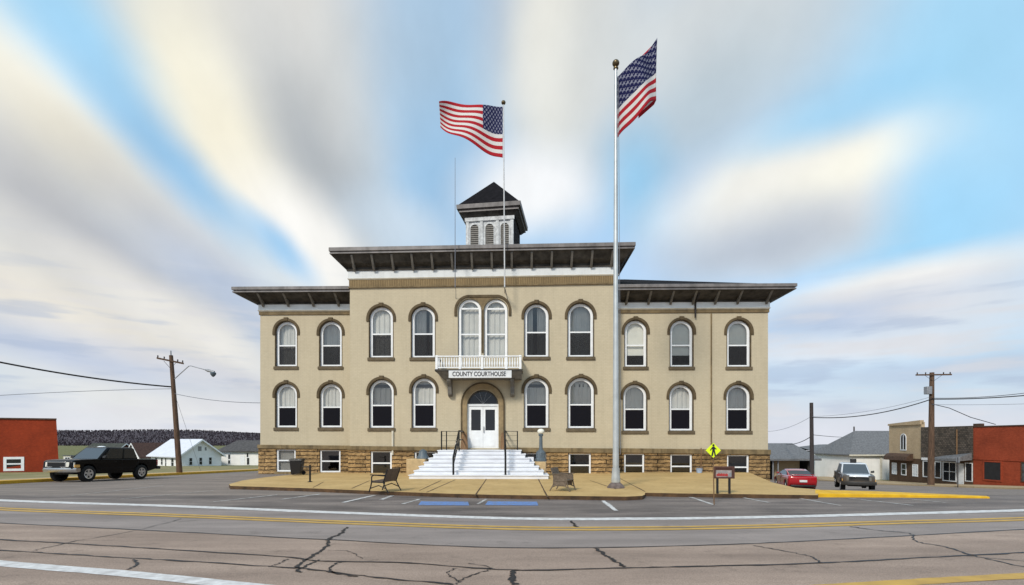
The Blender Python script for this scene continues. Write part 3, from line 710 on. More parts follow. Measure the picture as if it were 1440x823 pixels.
# hood over the paired windows: flat in the middle, rounded shoulders, with a brown tympanum
xa, xb = pair[0][0], pair[1][1]; ztop = pair[0][3]; r = (pair[0][1]-pair[0][0])/2
def shoulder(g, base):
    pts = [(xb+g, base)]
    for k in range(10): pts.append((xb-r+(r+g)*math.cos(math.pi/2*k/9*.92), ztop-r+(r+g)*math.sin(math.pi/2*k/9*.92)))
    q = [(xa+xb-p[0], p[1]) for p in pts[::-1]]
    return pts+q
zs = ztop-r
hm = MB(); hm.strip(shoulder(.22, zs-.3), shoulder(.085, zs-.3), OFFC-.06, OFFC+.05); hm.build('double_hood_mould', M['hood'], court, bevel=.012)
tp = MB(); tw = arch(pair[0][0], pair[0][1], zs, ztop)
xm0, xm1 = pair[0][1]+.06, pair[1][0]-.06
xcA, xcB = (pair[0][0]+pair[0][1])/2, (pair[1][0]+pair[1][1])/2
spand = [(xcA+(r+.06)*math.cos(t), zs+(r+.06)*math.sin(t)) for t in [math.pi/2*(1-k/8) for k in range(9)]]
spand2 = [(xcB-(r+.06)*math.cos(t), zs+(r+.06)*math.sin(t)) for t in [math.pi/2*k/8 for k in range(9)]]
poly = spand+spand2+[(xcB, ztop+.13), (xcA, ztop+.13)]
a = [(x, OFFC-.03, z) for x, z in poly]; tp.prism(a, [(x, OFFC+.03, z) for x, z in poly]); tp.build('tympanum', M['belt'], court)
MB().box(pair[0][1]+.055, pair[1][0]-.055, OFFC-.03, OFFC+.03, pair[0][2]+.2, zs).build('mullion', M['hood'], court)

# door opening
DXa, DXb = FX(657, OFFC), FX(701, OFFC); DZ0, DZM, DZ1 = 1.33, FZ(679, 570, OFFC), FZ(679, 546.5, OFFC)
dr = (DXb-DXa)/2; dxc = (DXa+DXb)/2; DZ1 = DZM+dr*1.0
door_hole = [(DXa, DZ0), (DXb, DZ0)]+[(dxc+dr*math.cos(math.pi*k/18), DZM+dr*math.sin(math.pi*k/18)) for k in range(19)]
holes_c.append(door_hole)

# levels
zB0 = [FZ(366,630.8), FZ(1080,639.6)]                                    # underside of the band, left and right end of the front
zB1 = [FZ(366,625.5), FZ(1080,632.5)]                                # top of the band
def lerp(a, b, t): return a+(b-a)*t
def bandz(x, which): return lerp(which[0], which[1], (x-XL)/(XR-XL))
ZW, ZC = 9.15, 10.95                                                  # wall tops
def panel(x0, x1, off, ztop_, holes, name='wall'):
    wall_panel(name, [(x0, bandz(x0, zB1)-.05), (x1, bandz(x1, zB1)-.05), (x1, ztop_), (x0, ztop_)], holes, off, .30, M['wall'])
panel(XL, XLC+.2, 0, ZW, holes_l); panel(XRC-.2, XR, 0, ZW, holes_r); panel(XLC, XRC, OFFC, ZC, holes_c)
# sides, back and the floor-to-roof closing walls
sw = MB()
sw.box(XL, XL+.3, .302, DEPTH, .8, ZW); sw.box(XR-.3, XR, .302, DEPTH, .8, ZW); sw.box(XL+.302, XR-.302, DEPTH-.3, DEPTH, .8, ZW)
sw.box(XLC, XLC+.3, OFFC+.302, 11.5, .8, ZC); sw.box(XRC-.3, XRC, OFFC+.302, 11.5, .8, ZC); sw.box(XLC+.302, XRC-.302, 11.2, 11.5, ZW, ZC)
sw.build('side_wall', M['wall'], court)
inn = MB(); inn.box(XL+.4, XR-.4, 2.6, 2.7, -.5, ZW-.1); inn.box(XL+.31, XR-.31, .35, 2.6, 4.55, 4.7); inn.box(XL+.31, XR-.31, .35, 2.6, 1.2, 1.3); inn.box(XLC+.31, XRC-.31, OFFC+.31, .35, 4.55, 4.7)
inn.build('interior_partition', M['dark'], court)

# basement windows and stone
def base_window(px0, px1, py0, py1, off, style):
    x0, x1, z0, z1 = W_(px0, px1, py0, py1, off)
    z1 = min(z1, bandz(x0, zB0)-.03, bandz(x1, zB0)-.03)
    out = rect(x0, x1, z0, z1); inr = rect(x0+.09, x1-.09, z0+.08, z1-.06)
    mb = MB(); mb.ring(out, inr, off+.02, off+.11); fr = mb.build('window', M['white'], court, bevel=.01)
    zm = z0+(z1-z0)*.5
    MB().box(x0+.08, x1-.08, off+.03, off+.09, zm-.035, zm+.035).build('sash_rail', M['white'], fr)
    MB().add([(x0+.05,off+.075,z0+.05),(x1-.05,off+.075,z0+.05),(x1-.05,off+.075,z1-.05),(x0+.05,off+.075,z1-.05)], [(0,1,2,3)]).build('pane', M['dglass' if style != 'blind' else 'glass'], fr)
    bl = MB()
    if style == 'blind':
        nz_ = int((z1-z0)/.05)
        for k in range(nz_): bl.box(x0, x1, off+.16, off+.19, z0+k*.05, z0+k*.05+.043)
        bl.build('blind', M['greyblind'], fr)
    elif style == 'half':
        for k in range(int((z1-zm)/.06)): bl.box(x0, x1, off+.16, off+.19, zm+k*.06, zm+k*.06+.045)
        bl.build('blind', M['greyblind'], fr)
    MB().box(x0-.06, x1+.06, off-.12, off+.02, z0-.15, z0-.004).build('sill', M['band'], fr, bevel=.012)
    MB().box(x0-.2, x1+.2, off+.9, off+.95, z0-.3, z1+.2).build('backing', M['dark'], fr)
    return rect(x0-.015, x1+.015, z0-.01, min(z1+.01, bandz(x0, zB0)-.03, bandz(x1, zB0)-.03))
bl_ = [base_window(389,416,631.5,663.5,0,'blind'), base_window(450,479,632,664.5,0,'half')]
bc_ = [base_window(521.5,551,634.5,668.5,OFFC,'dark'), base_window(583,614,634.5,668.5,OFFC,'dark'), base_window(733,768,635,669.5,OFFC,'half'), base_window(799.5,831,636.5,671,OFFC,'dark')]
br_ = [base_window(877.5,906,637.5,671.5,0,'half'), base_window(942.5,973,638.5,673,0,'half'), base_window(1022,1053,639.5,674.5,0,'half')]
def stone(x0, x1, off, holes):
    wall_panel('stone_base', [(x0,-3), (x1,-3), (x1,bandz(x1,zB0)), (x0,bandz(x0,zB0))], holes, off-.07, .35, M['stone'])
stone(XL-.07, XLC+.1, 0, bl_); stone(XLC-.07, XRC+.07, OFFC, bc_); stone(XRC+.075, XR+.07, 0, br_)
ss = MB(); ss.box(XL-.07, XL+.25, .285, DEPTH, -3, zB0[0]-.004); ss.box(XR-.25, XR+.07, .285, DEPTH, -3, zB0[1]-.004); ss.build('stone_base', M['stone'], court)
bd = MB()
def band(x0, x1, off):
    a0, a1, b0, b1 = bandz(x0,zB0), bandz(x1,zB0), bandz(x0,zB1), bandz(x1,zB1)
    bd.hexa([(x0,off-.115,a0+.003),(x1,off-.115,a1+.003),(x1,off+.2,a1+.003),(x0,off+.2,a0+.003),(x0,off-.115,b0),(x1,off-.115,b1),(x1,off+.2,b1),(x0,off+.2,b0)])
band(XL-.11, XLC-.05, 0); band(XRC+.05, XR+.11, 0)
for x0, x1 in ((XLC-.115, DXa-.40), (DXb+.40, XRC+.115)): band(x0, x1, OFFC)
bd.box(XL-.11, XL+.2, .203, DEPTH, zB0[0]+.003, zB1[0]); bd.box(XR-.2, XR+.11, .203, DEPTH, zB0[1]+.003, zB1[1])
bd.build('water_table', M['band'], court, bevel=.02)

# cornices
TILT = 0.010
def ring_profile(name, prof, x0, x1, y0, y1, m, tilt=0, smooth=0, side=0):
    mb = MB(); xm = (x0+x1)/2
    for o, z in prof:
        o0 = 0 if side == 1 else o; o1 = 0 if side == -1 else o
        for x, y in ((x0-o0,y0-o),(x1+o1,y0-o),(x1+o1,y1+o),(x0-o0,y1+o)): mb.v.append((x, y, z+tilt*(x-xm)))
    for i in range(len(prof)-1):
        for k in range(4):
            if (side == -1 and k == 1) or (side == 1 and k == 3): continue
            j = (k+1) % 4; mb.f.append((i*4+k, i*4+j, i*4+4+j, i*4+4+k))
    return mb.build(name, m, court, smooth=smooth)
def cornice(x0, x1, y0, y1, zfr0, zfr1, zso, zfb, zft, ov, tilt=0, side=0):
    """frieze board, bed mould, sloping soffit, gutter fascia"""
    ring_profile('frieze', [(0,zfr0),(.07,zfr0),(.07,zfr1),(0,zfr1)], x0, x1, y0, y1, M['frieze_wing_lightened'] if side else M['frieze'], tilt, side=side)
    ring_profile('frieze_mould', [(.0,zfr0-.075),(.06,zfr0-.07),(.10,zfr0-.02),(.10,zfr0-.004),(0,zfr0-.004)], x0, x1, y0, y1, M['cream'], tilt, side=side)
    ring_profile('soffit', [(.02,zfr1+.004),(.13,zfr1+.004),(.13,zfr1+.06),(.08,zfr1+.06),(.08,zso-.02),(ov*.45,zso+.10),(ov-.10,zfb+.02),(ov-.10,zfb+.09)], x0, x1, y0, y1, M['soffit'], tilt, side=side)
    ring_profile('fascia', [(ov-.12,zfb+.06),(ov-.07,zfb),(ov-.03,zfb+.0),(ov-.03,zfb+.06),(ov-.085,zfb+.075),(ov-.085,zfb+.11),(ov,zfb+.13),(ov,zft-.02),(ov-.03,zft),(ov-.2,zft)], x0, x1, y0, y1, M['fascia'], tilt, side=side)
def hip_roof(name, x0, x1, y0, y1, z, slope, tilt=0):
    d = (y1-y0)/2; h = d*slope; xm = (x0+x1)/2
    mb = MB(); q = lambda x, y, zz: (x, y, zz+tilt*(x-xm))
    mb.add([q(x0,y0,z),q(x1,y0,z),q(x1,y1,z),q(x0,y1,z),q(x0+d,y0+d,z+h),q(x1-d,y0+d,z+h)], [(0,1,5,4),(1,2,5),(2,3,4,5),(3,0,4),(3,2,1,0)])
    return mb.build(name, M['roof'], court)
OVW, OVC = 1.0, .8
zf = lambda py, off: CAM_H+(HY-py)/F*(OY+off)
Wz = dict(zfr0=zf(435,0), zfr1=zf(427,0), zso=zf(424,0), zfb=zf(408.5,-OVW), zft=zf(400.5,-OVW))
cornice(XL, XLC-.003, 0, DEPTH, ov=OVW, side=-1, **Wz); cornice(XRC+.003, XR, 0, DEPTH, ov=OVW, side=1, **Wz)
Cz = dict(zfr0=zf(389,OFFC), zfr1=zf(378.5,OFFC), zso=zf(373,OFFC), zfb=zf(352.5,OFFC-OVC), zft=zf(343.5,OFFC-OVC))
cornice(XLC, XRC, OFFC, 11.5, ov=OVC, tilt=TILT, **Cz)
hip_roof('roof', XL-OVW+.2, XLC+5.5, -OVW+.2, DEPTH+OVW-.2, Wz['zft']-.01, .31); hip_roof('roof', XRC-8.5, XR+OVW-.2, -OVW+.2, DEPTH+OVW-.2, Wz['zft']-.01, .355)
hip_roof('roof', XLC-OVC+.2, XRC+OVC-.2, OFFC-OVC+.2, 11.5+OVC-.2, Cz['zft']-.01, .26, TILT)
# brown belts under the friezes
z1, z0_ = zf(437,0), zf(441.5,0)
for x0, x1, xc0, xc1 in ((XL-.05, XLC-.002, XL-.05, XL+.2), (XRC+.002, XR+.05, XR-.2, XR+.05)):
    b1 = MB(); b1.box(x0, x1, -.06, .1, z0_, z1); b1.box(xc0, xc1, .1, DEPTH, z0_, z1); b1.build('belt_course', M['belt'], court, bevel=.012)
z1, z0_ = zf(390.5,OFFC)-.02, zf(401,OFFC)
xm = (XLC+XRC)/2; t0, t1 = TILT*(XLC-xm), TILT*(XRC-xm)
MB().hexa([(XLC-.03,OFFC-.045,z0_+t0),(XRC+.03,OFFC-.045,z0_+t1),(XRC+.03,OFFC+.2,z0_+t1),(XLC-.03,OFFC+.2,z0_+t0),(XLC-.03,OFFC-.045,z1+t0),(XRC+.03,OFFC-.045,z1+t1),(XRC+.03,OFFC+.2,z1+t1),(XLC-.03,OFFC+.2,z1+t0)]).build('fluted_band', M['ribbed'], court)
MB().hexa([(XLC-.06,OFFC-.09,z0_-.06+t0),(XRC+.06,OFFC-.09,z0_-.06+t1),(XRC+.06,OFFC+.1,z0_-.06+t1),(XLC-.06,OFFC+.1,z0_-.06+t0),(XLC-.06,OFFC-.09,z0_-.003+t0),(XRC+.06,OFFC-.09,z0_-.003+t1),(XRC+.06,OFFC+.1,z0_-.003+t1),(XLC-.06,OFFC+.1,z0_-.003+t0)]).build('band_mould', M['belt'], court)
# brackets under the eaves: one mesh, copied
def bracket_mesh(ov, rise):
    n = 8; a = []
    top = [(-.14, .0), (-ov+.14, rise-.10)]
    low = [(-ov+.14, rise-.17), (-ov*.62, rise*.52-.14), (-.36, -.15), (-.20, -.30), (-.14, -.33)]
    prof = top+low
    mb = MB(); mb.prism([(-.055, y, z) for y, z in prof], [(.055, y, z) for y, z in prof]); return mb
bw = None
def brackets(xs, yf, zso, ov, rise, tilt=0, xm=0):
    p = None
    for x in xs:
        if p is None: p = bracket_mesh(ov, rise).build('bracket', M['bracket'], court, bevel=.01); o = p
        else: o = p.copy(); COL.objects.link(o)
        o.location = (x, yf, zso+.06+tilt*(x-xm))
    return p
zso, rise = Wz['zso'], Wz['zfb']-Wz['zso']
brackets([XL+.25+k*1.35 for k in range(4)], 0, zso, OVW, rise+.12)
brackets([XRC+.65+k*1.16 for k in range(6)]+[XR-.15], 0, zso, OVW, rise+.12)
brackets([XLC+.3+k*(XRC-XLC-.6)/13 for k in range(14)], OFFC, Cz['zso'], OVC, Cz['zfb']-Cz['zso']+.02, TILT, xm)

# cupola
cup = thing('cupola', None, None); cup.parent = court
cx0, cy0 = FX(694.5, 5.8+1.55), 5.8+1.55
cup.location = (cx0, cy0, 0); cup.rotation_euler.z = R(-7)
hw = 1.56
c_ = MB()
zc0, zc1 = 13.0, 16.15
c_.box(-hw, hw, -hw+.02, -hw+.06, zc0, zc1)
for x in (-hw+.0, -hw/3-.10, hw/3-.10, hw-.20): c_.box(x, x+.20 if x < hw-.3 else hw, -hw-.05, -hw+.02, zc0, zc1-.20)
c_.box(-hw-.06, hw+.06, -hw-.08, -hw+.03, zc1-.20, zc1+.05)
cw = c_.build('cupola_front', M['cup_white'], cup, bevel=.012)
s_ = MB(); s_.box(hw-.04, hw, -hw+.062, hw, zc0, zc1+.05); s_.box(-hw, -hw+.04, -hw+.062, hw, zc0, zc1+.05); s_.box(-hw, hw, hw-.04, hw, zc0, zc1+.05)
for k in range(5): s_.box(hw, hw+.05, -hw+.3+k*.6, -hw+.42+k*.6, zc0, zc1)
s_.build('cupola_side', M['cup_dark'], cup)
for k in range(3):
    xm_ = (-hw+.20+-hw/3-.10)/2 if k == 0 else (0 if k == 1 else -((-hw+.20+-hw/3-.10)/2))
    w2 = .27
    lb = MB(); o = arch(xm_-w2-.07, xm_+w2+.07, zc0, zc1-.32); i = arch(xm_-w2, xm_+w2, zc0+.02, zc1-.39)
    lb.ring(o, i, -hw-.02, -hw+.019); lv = lb.build('louvre_frame', M['cup_white'], cup)
    dk = MB(); dk.add([(x, -hw+.012, z) for x, z in arch(xm_-w2-.03, xm_+w2+.03, zc0, zc1-.36)], [tuple(range(21))]); dk.build('louvre_backing', M['dark'], lv)
    sl = MB()
    for q in range(16):
        z = zc0+.9+q*.13
        if z < zc1-.55:
            sl.hexa([(xm_-w2,-hw-.012,z),(xm_+w2,-hw-.012,z),(xm_+w2,-hw+.009,z+.07),(xm_-w2,-hw+.009,z+.07),(xm_-w2,-hw-.012,z+.022),(xm_+w2,-hw-.012,z+.022),(xm_+w2,-hw+.009,z+.092),(xm_-w2,-hw+.009,z+.092)])
    sl.build('louvre', M['bracket'], lv)
def cup_ring(name, prof, m):
    mb = MB()
    for o, z in prof:
        h = hw+o
        mb.v += [(-h,-h,z),(h,-h,z),(h,h,z),(-h,h,z)]
    for i in range(len(prof)-1):
        for k in range(4): mb.f.append((i*4+k, i*4+(k+1) % 4, i*4+4+(k+1) % 4, i*4+4+k))
    return mb.build(name, m, cup)
cup_ring('soffit', [(.0,zc1+.06),(.10,zc1+.06),(.30,zc1+.28),(.30,zc1+.30)], M['soffit'])
cup_ring('fascia', [(.28,zc1+.30),(.38,zc1+.30),(.38,zc1+.38),(.33,zc1+.39),(.33,zc1+.46),(.50,zc1+.48),(.52,zc1+.74),(.40,zc1+.76)], M['fascia'])
h = hw+.44; za = zc1+.74
MB().add([(-h,-h,za),(h,-h,za),(h,h,za),(-h,h,za),(0,0,19.25)], [(0,1,4),(1,2,4),(2,3,4),(3,0,4),(3,2,1,0)]).build('cupola_roof', M['roof'], cup)

# door
dsur = MB(); n = 18
ro = FX(708, OFFC)-dxc
o = [(dxc+ro, bandz(dxc,zB1))]+[(dxc+ro*math.cos(math.pi*k/n), DZM+.05+ro*math.sin(math.pi*k/n)) for k in range(n+1)]+[(dxc-ro, bandz(dxc,zB1))]
i = [(dxc+dr+.01, bandz(dxc,zB1))]+[(dxc+(dr+.01)*math.cos(math.pi*k/n), DZM+(dr+.01)*math.sin(math.pi*k/n)) for k in range(n+1)]+[(dxc-dr-.01, bandz(dxc,zB1))]
dsur.strip(o, i, OFFC-.05, OFFC+.05); dsur.build('door_surround', mat('brown_door_surround', (.30,.22,.12), .85, .2, 3, .3, 20), court, bevel=.01)
o2 = [(dxc+(ro+.07)*math.cos(math.pi*k/n), DZM+.05+(ro+.07)*math.sin(math.pi*k/n)) for k in range(n+1)]; o2 = [(dxc+ro+.07, 1.9)]+o2+[(dxc-ro-.07, 1.9)]
i2 = [(dxc+(ro-.003)*math.cos(math.pi*k/n), DZM+.05+(ro-.003)*math.sin(math.pi*k/n)) for k in range(n+1)]; i2 = [(dxc+ro-.003, 1.9)]+i2+[(dxc-ro+.003, 1.9)]
MB().strip(o2, i2, OFFC-.08, OFFC+.04).build('surround_mould', M['hood'], court)
yd = OFFC+.14
df = MB(); df.box(DXa, DXa+.07, yd-.03, yd+.10, DZ0, DZM); df.box(DXb-.07, DXb, yd-.03, yd+.10, DZ0, DZM); df.box(DXa, DXb, yd-.04, yd+.10, DZM-.05, DZM+.07)
df.build('door_frame', M['white'], court, bevel=.01)
for s in (-1, 1):
    x0, x1 = (DXa+.075, dxc-.004) if s < 0 else (dxc+.004, DXb-.075)
    leaf = MB(); zt0, zt1 = DZ0+.98, DZM-.22
    leaf.ring(rect(x0, x1, DZ0+.01, DZM-.055), rect(x0+.115, x1-.115, zt0, zt1), yd, yd+.05)
    leaf.add([(x0+.115,yd+.04,DZ0+.1),(x1-.115,yd+.04,DZ0+.1),(x1-.115,yd+.04,zt0),(x0+.115,yd+.04,zt0)], [(0,1,2,3)])
    lf = leaf.build('door', M['white'], court, bevel=.008)
    MB().box(x0+.11, x1-.11, yd+.02, yd+.03, zt0-.01, zt1+.01).build('door_glass', M['carglass'], lf)
    MB().box(x0+.16, x1-.16, yd-.012, yd+.001, DZ0+.16, DZ0+.55).build('lower_panel', M['white'], lf, bevel=.01)
    if s > 0: MB().box(x0+.02, x0+.06, yd-.05, yd-.001, DZ0+.85, DZ0+1.18).build('handle', M['grey_metal'], lf, bevel=.01)
tl = MB(); fan = [(dxc+(dr-.01)*math.cos(math.pi*k/n), DZM+.07+(dr-.08)*math.sin(math.pi*k/n)) for k in range(n+1)]
tl.add([(x, yd+.03, z) for x, z in fan], [tuple(range(n+1))]); tr = tl.build('fanlight', M['carglass'], court)
fb = MB(); o = [(dxc+(dr)*math.cos(math.pi*k/n), DZM+.07+(dr-.07)*math.sin(math.pi*k/n)) for k in range(n+1)]; i = [(dxc+(dr-.09)*math.cos(math.pi*k/n), DZM+.07+(dr-.16)*math.sin(math.pi*k/n)) for k in range(n+1)]
fb.strip(o, i, yd-.02, yd+.025); fb.build('fanlight_frame', M['soffit'], tr)
fbar = MB()
for a in (50, 130, 75, 105): fbar.tube([(dxc, yd+.018, DZM+.08), (dxc+(dr-.12)*math.cos(R(a)), yd+.018, DZM+.08+(dr-.2)*math.sin(R(a)))], .008, 5)
fbar.build('fanlight_bar', M['grey_metal'], tr)
MB().box(DXa-.05, DXb+.05, OFFC+.3, OFFC+1.8, DZ0-.1, DZ0).build('vestibule_floor', M['dark'], court)

# balcony
BXa, BXb = FX(612, OFFC-1.0), FX(735, OFFC-1.0); yb0, yb1 = OFFC-1.15, OFFC-.005
zfl = CAM_H+(HY-519)/F*(OY+OFFC-1.15)
bal = MB()
bal.box(BXa, BXb, yb0, yb1, zfl-.10, zfl)
bs = bal.build('balcony', M['soffit'], court, bevel=.015)
und = MB(); zu0 = zfl-.103; zu1 = zfl-.42
und.hexa([(BXa+.35,yb0+.45,zu1),(BXb-.05,yb0+.45,zu1),(BXb-.05,yb1,zu1),(BXa+.35,yb1,zu1),(BXa+.04,yb0+.04,zu0),(BXb-.04,yb0+.04,zu0),(BXb-.04,yb1,zu0),(BXa+.04,yb1,zu0)])
und.build('balcony_cornice', M['bracket'], bs)
for px in (632.5, 720.5):
    xq = FX(px, OFFC-.3)
    br = MB(); prof = [(yb1, zu1-.004), (OFFC-.75, zu1-.004), (OFFC-.72, zu1-.12), (OFFC-.40, zu1-.35), (OFFC-.32, zu1-.75), (OFFC-.12, zu1-.85), (yb1, zu1-.86)]
    br.prism([(xq-.10, y, z) for y, z in prof], [(xq+.10, y, z) for y, z in prof]); br.build('balcony_bracket', M['bracket'], bs, bevel=.015)
rl = MB(); zr = zfl+.66
xs_posts = [BXa+.08, FX(647, OFFC-1), FX(678, OFFC-1), FX(712, OFFC-1), BXb-.12]
for x in xs_posts: rl.box(x-.06, x+.06, yb0+.06, yb0+.16, zfl, zr+.03)
rl.box(BXa+.02, BXb-.06, yb0+.04, yb0+.18, zr-.05, zr+.01); rl.box(BXa+.08, BXb-.12, yb0+.09, yb0+.14, zfl+.06, zfl+.12)
for x in (BXa+.05, BXb-.13):
    rl.box(x-.02, x+.08, yb0+.18, yb1-.02, zr-.05, zr+.008); rl.box(x, x+.06, yb0+.15, yb1-.02, zfl+.06, zfl+.12)
rl.build('railing', M['white'], bs, bevel=.008)
bl = MB(); x = BXa+.2
while x < BXb-.2:
    bl.lathe([(.022,zfl+.12),(.040,zfl+.22),(.048,zfl+.30),(.024,zfl+.42),(.030,zfl+.52),(.022,zr-.05)], (x, yb0+.11, 0), 8); x += .125
for x in (BXa+.08, BXb-.10):
    for k in range(6): bl.lathe([(.022,zfl+.12),(.045,zfl+.28),(.024,zfl+.42),(.022,zr-.05)], (x, yb0+.32+k*.13, 0), 8)
bl.build('baluster', M['white'], bs, smooth=50)['kind'] = 'stuff'

# entrance steps, cheek blocks
st = MB(); ys0 = 22.35-OY; NS = 7; rise_ = (DZ0-KZ)/NS; tr_ = .36
xl0, xl1 = -4.45, -3.55; xr0, xr1 = 1.72, .52
for k in range(NS):
    t = k/(NS-1); e = .006 if k == 0 else 0
    a = xl0+(xl1-xl0)*t; b = xr0+(xr1-xr0)*t; y = ys0+k*tr_
    ye = OFFC-.08 if k == NS-1 else y+tr_+1.2; zz = KZ+(k+1)*rise_
    st.box(a+.03, b-.03, y+.035, ye, 0 if k == 0 else KZ+k*rise_-.02, zz-.045); st.box(a, b, y, ye+.002, zz-.044, zz)
sto = st.build('entrance_steps', M['steps'], court, bevel=.012)
for a, b, y, zt_ in ((-4.88, -4.0, -3.35, .93), (.98, 1.66, -3.1, .80)):
    MB().box(a, b, y, y+.95, .1, zt_).build('cheek_block', M['pier'], court, bevel=.03)
MB().box(.80, 1.10, -2.85, -2.3, .8, 1.0).build('cheek_block', M['steps'], court, bevel=.03)
# downpipes and conduits
MB().tube([(FX(552.5,OFFC), OFFC-.05, FZ(552,606,OFFC)), (FX(552.5,OFFC), OFFC-.05, FZ(552,640,OFFC))], .055, 8).build('downpipe', M['cream'], court, smooth=40)
MB().tube([(FX(1000), -.035, FZ(1000,441)), (FX(1000), -.035, FZ(1000,632))], .035, 8).build('conduit', M['belt'], court, smooth=40)
MB().tube([(FX(977), -.7, Wz['zfb']), (FX(977), -.5, Wz['zfb']-.25), (FX(977), -.10, Wz['zfr1']-.05), (FX(977), -.10, FZ(977,447))], .05, 8).build('downpipe', M['cup_dark'], court, smooth=40)
MB().tube([(FX(985), -.10, FZ(985,630)), (FX(985), -.10, .2)], .03, 8).build('conduit', M['wood'], court, smooth=40)
# joint where the middle block meets the left wing is real depth; iron handrails on the steps
def handrail(px_top, px_bot, out_px, label):
    g = MB(); xt = (px_top-CX)/F*24.5; xb_ = (px_bot-CX)/F*22.45
    zt0 = DZ0; zt1 = DZ0+.92; yt = 24.5-OY; yb_ = 22.45-OY
    g.tube([(xt, yt+1.9, zt1), (xt, yt, zt1), (xb_, yb_, KZ+.95), (xb_, yb_, KZ)], .045, 8)
    g.tube([(xt, yt+1.9, zt0+.5), (xt, yt, zt0+.5), (xb_, yb_, KZ+.62)], .030, 8)
    g.tube([(xt, yt, zt0), (xt, yt, zt1)], .034, 8)
    for t in (.33, .66):
        x = lerp(xt, xb_, t); y = lerp(yt, yb_, t); g.tube([(x, y, lerp(zt1, KZ+.95, t)-.45), (x, y, lerp(zt1, KZ+.95, t))], .016, 6)
    return g.build('handrail', M['black'], court, smooth=50)
def landing_rail(px0, px1, mid=None):
    x0, x1 = (px0-CX)/F*24.9, (px1-CX)/F*24.9; y = 24.9-OY; g = MB()
    g.tube([(x0,y,DZ0),(x0,y,DZ0+.92)], .034, 8); g.tube([(x1,y,DZ0),(x1,y,DZ0+.92)], .028, 8)
    g.tube([(x0,y,DZ0+.91),(x1,y,DZ0+.91)], .016, 6)
    for z in (.2, .45, .7): g.tube([(x0,y,DZ0+z),(x1,y,DZ0+z)], .007, 5)
    if mid: m_ = (mid-CX)/F*24.9; g.tube([(m_,y,DZ0),(m_,y,DZ0+.9)], .028, 8)
    g.build('landing_rail', M['black'], court, smooth=50)
handrail(647, 640.5, 0, ''); handrail(711.5, 714, 0, ''); landing_rail(622, 646.5, 629); landing_rail(711.5, 729)

# boards leaning by the door
for px, lab, w in ((653, 'brown wooden board leaning against the wall left of the white doors', .20), (706.5, 'narrow brown wooden board leaning right of the white doors', .10)):
    x = FX(px, OFFC-.2); wx, wy = x*cs+(OFFC-.2)*sn, OY-x*sn+(OFFC-.2)*cs
    mb = MB(); a = [(-w, -.12, 0), (w, -.12, 0), (w*.7, .06, .78), (0, .10, .9), (-w*.7, .06, .78)]
    mb.prism(a, [(p[0], p[1]+.05, p[2]) for p in a]); o = mb.build('wooden_board', M['wood'], None, bevel=.01, loc=(wx, wy, DZ0+.002)); tag(o, lab, 'board')

# lettered board on the balcony
def text_mesh(name, body, size, m, parent, loc, rx=R(90), rz=0, ext=.004, sx=1.0, bold=0):
    cu = bpy.data.curves.new(name, 'FONT'); cu.body = body; cu.size = size; cu.align_x = 'CENTER'; cu.align_y = 'CENTER'; cu.extrude = ext; cu.offset = bold
    t = bpy.data.objects.new('tmp', cu); COL.objects.link(t); bpy.context.view_layer.update()
    me = bpy.data.meshes.new_from_object(t.evaluated_get(bpy.context.evaluated_depsgraph_get()))
    bpy.data.objects.remove(t); bpy.data.curves.remove(cu)
    for v in me.vertices: v.co.x *= sx
    me.materials.clear(); o = link(name, me, m, parent); o.location = loc; o.rotation_euler = (rx, 0, rz); return o
def to_world(x, y, z): return (x*cs+y*sn, OY-x*sn+y*cs, z)
sxa, sxb = FX(631, OFFC-1.2), FX(719.5, OFFC-1.2); zs0, zs1 = CAM_H+(HY-531.5)/F*(OY+OFFC-1.2), CAM_H+(HY-521)/F*(OY+OFFC-1.2)
sgn = thing('name_sign', 'long white board lettered COUNTY COURTHOUSE, hung below the white balcony railing', 'sign', to_world((sxa+sxb)/2, OFFC-1.2, (zs0+zs1)/2), -YAW)
w, hgt = (sxb-sxa)/2, (zs1-zs0)/2
MB().box(-w, w, -.02, .025, -hgt, hgt).build('board', M['sign_white'], sgn, bevel=.012)
text_mesh('lettering', 'COUNTY', .31, M['letter'], sgn, (-w*.56, -.026, .0), sx=.76, bold=.006)
text_mesh('lettering', 'COURTHOUSE', .31, M['letter'], sgn, (w*.31, -.026, .0), sx=.76, bold=.006)

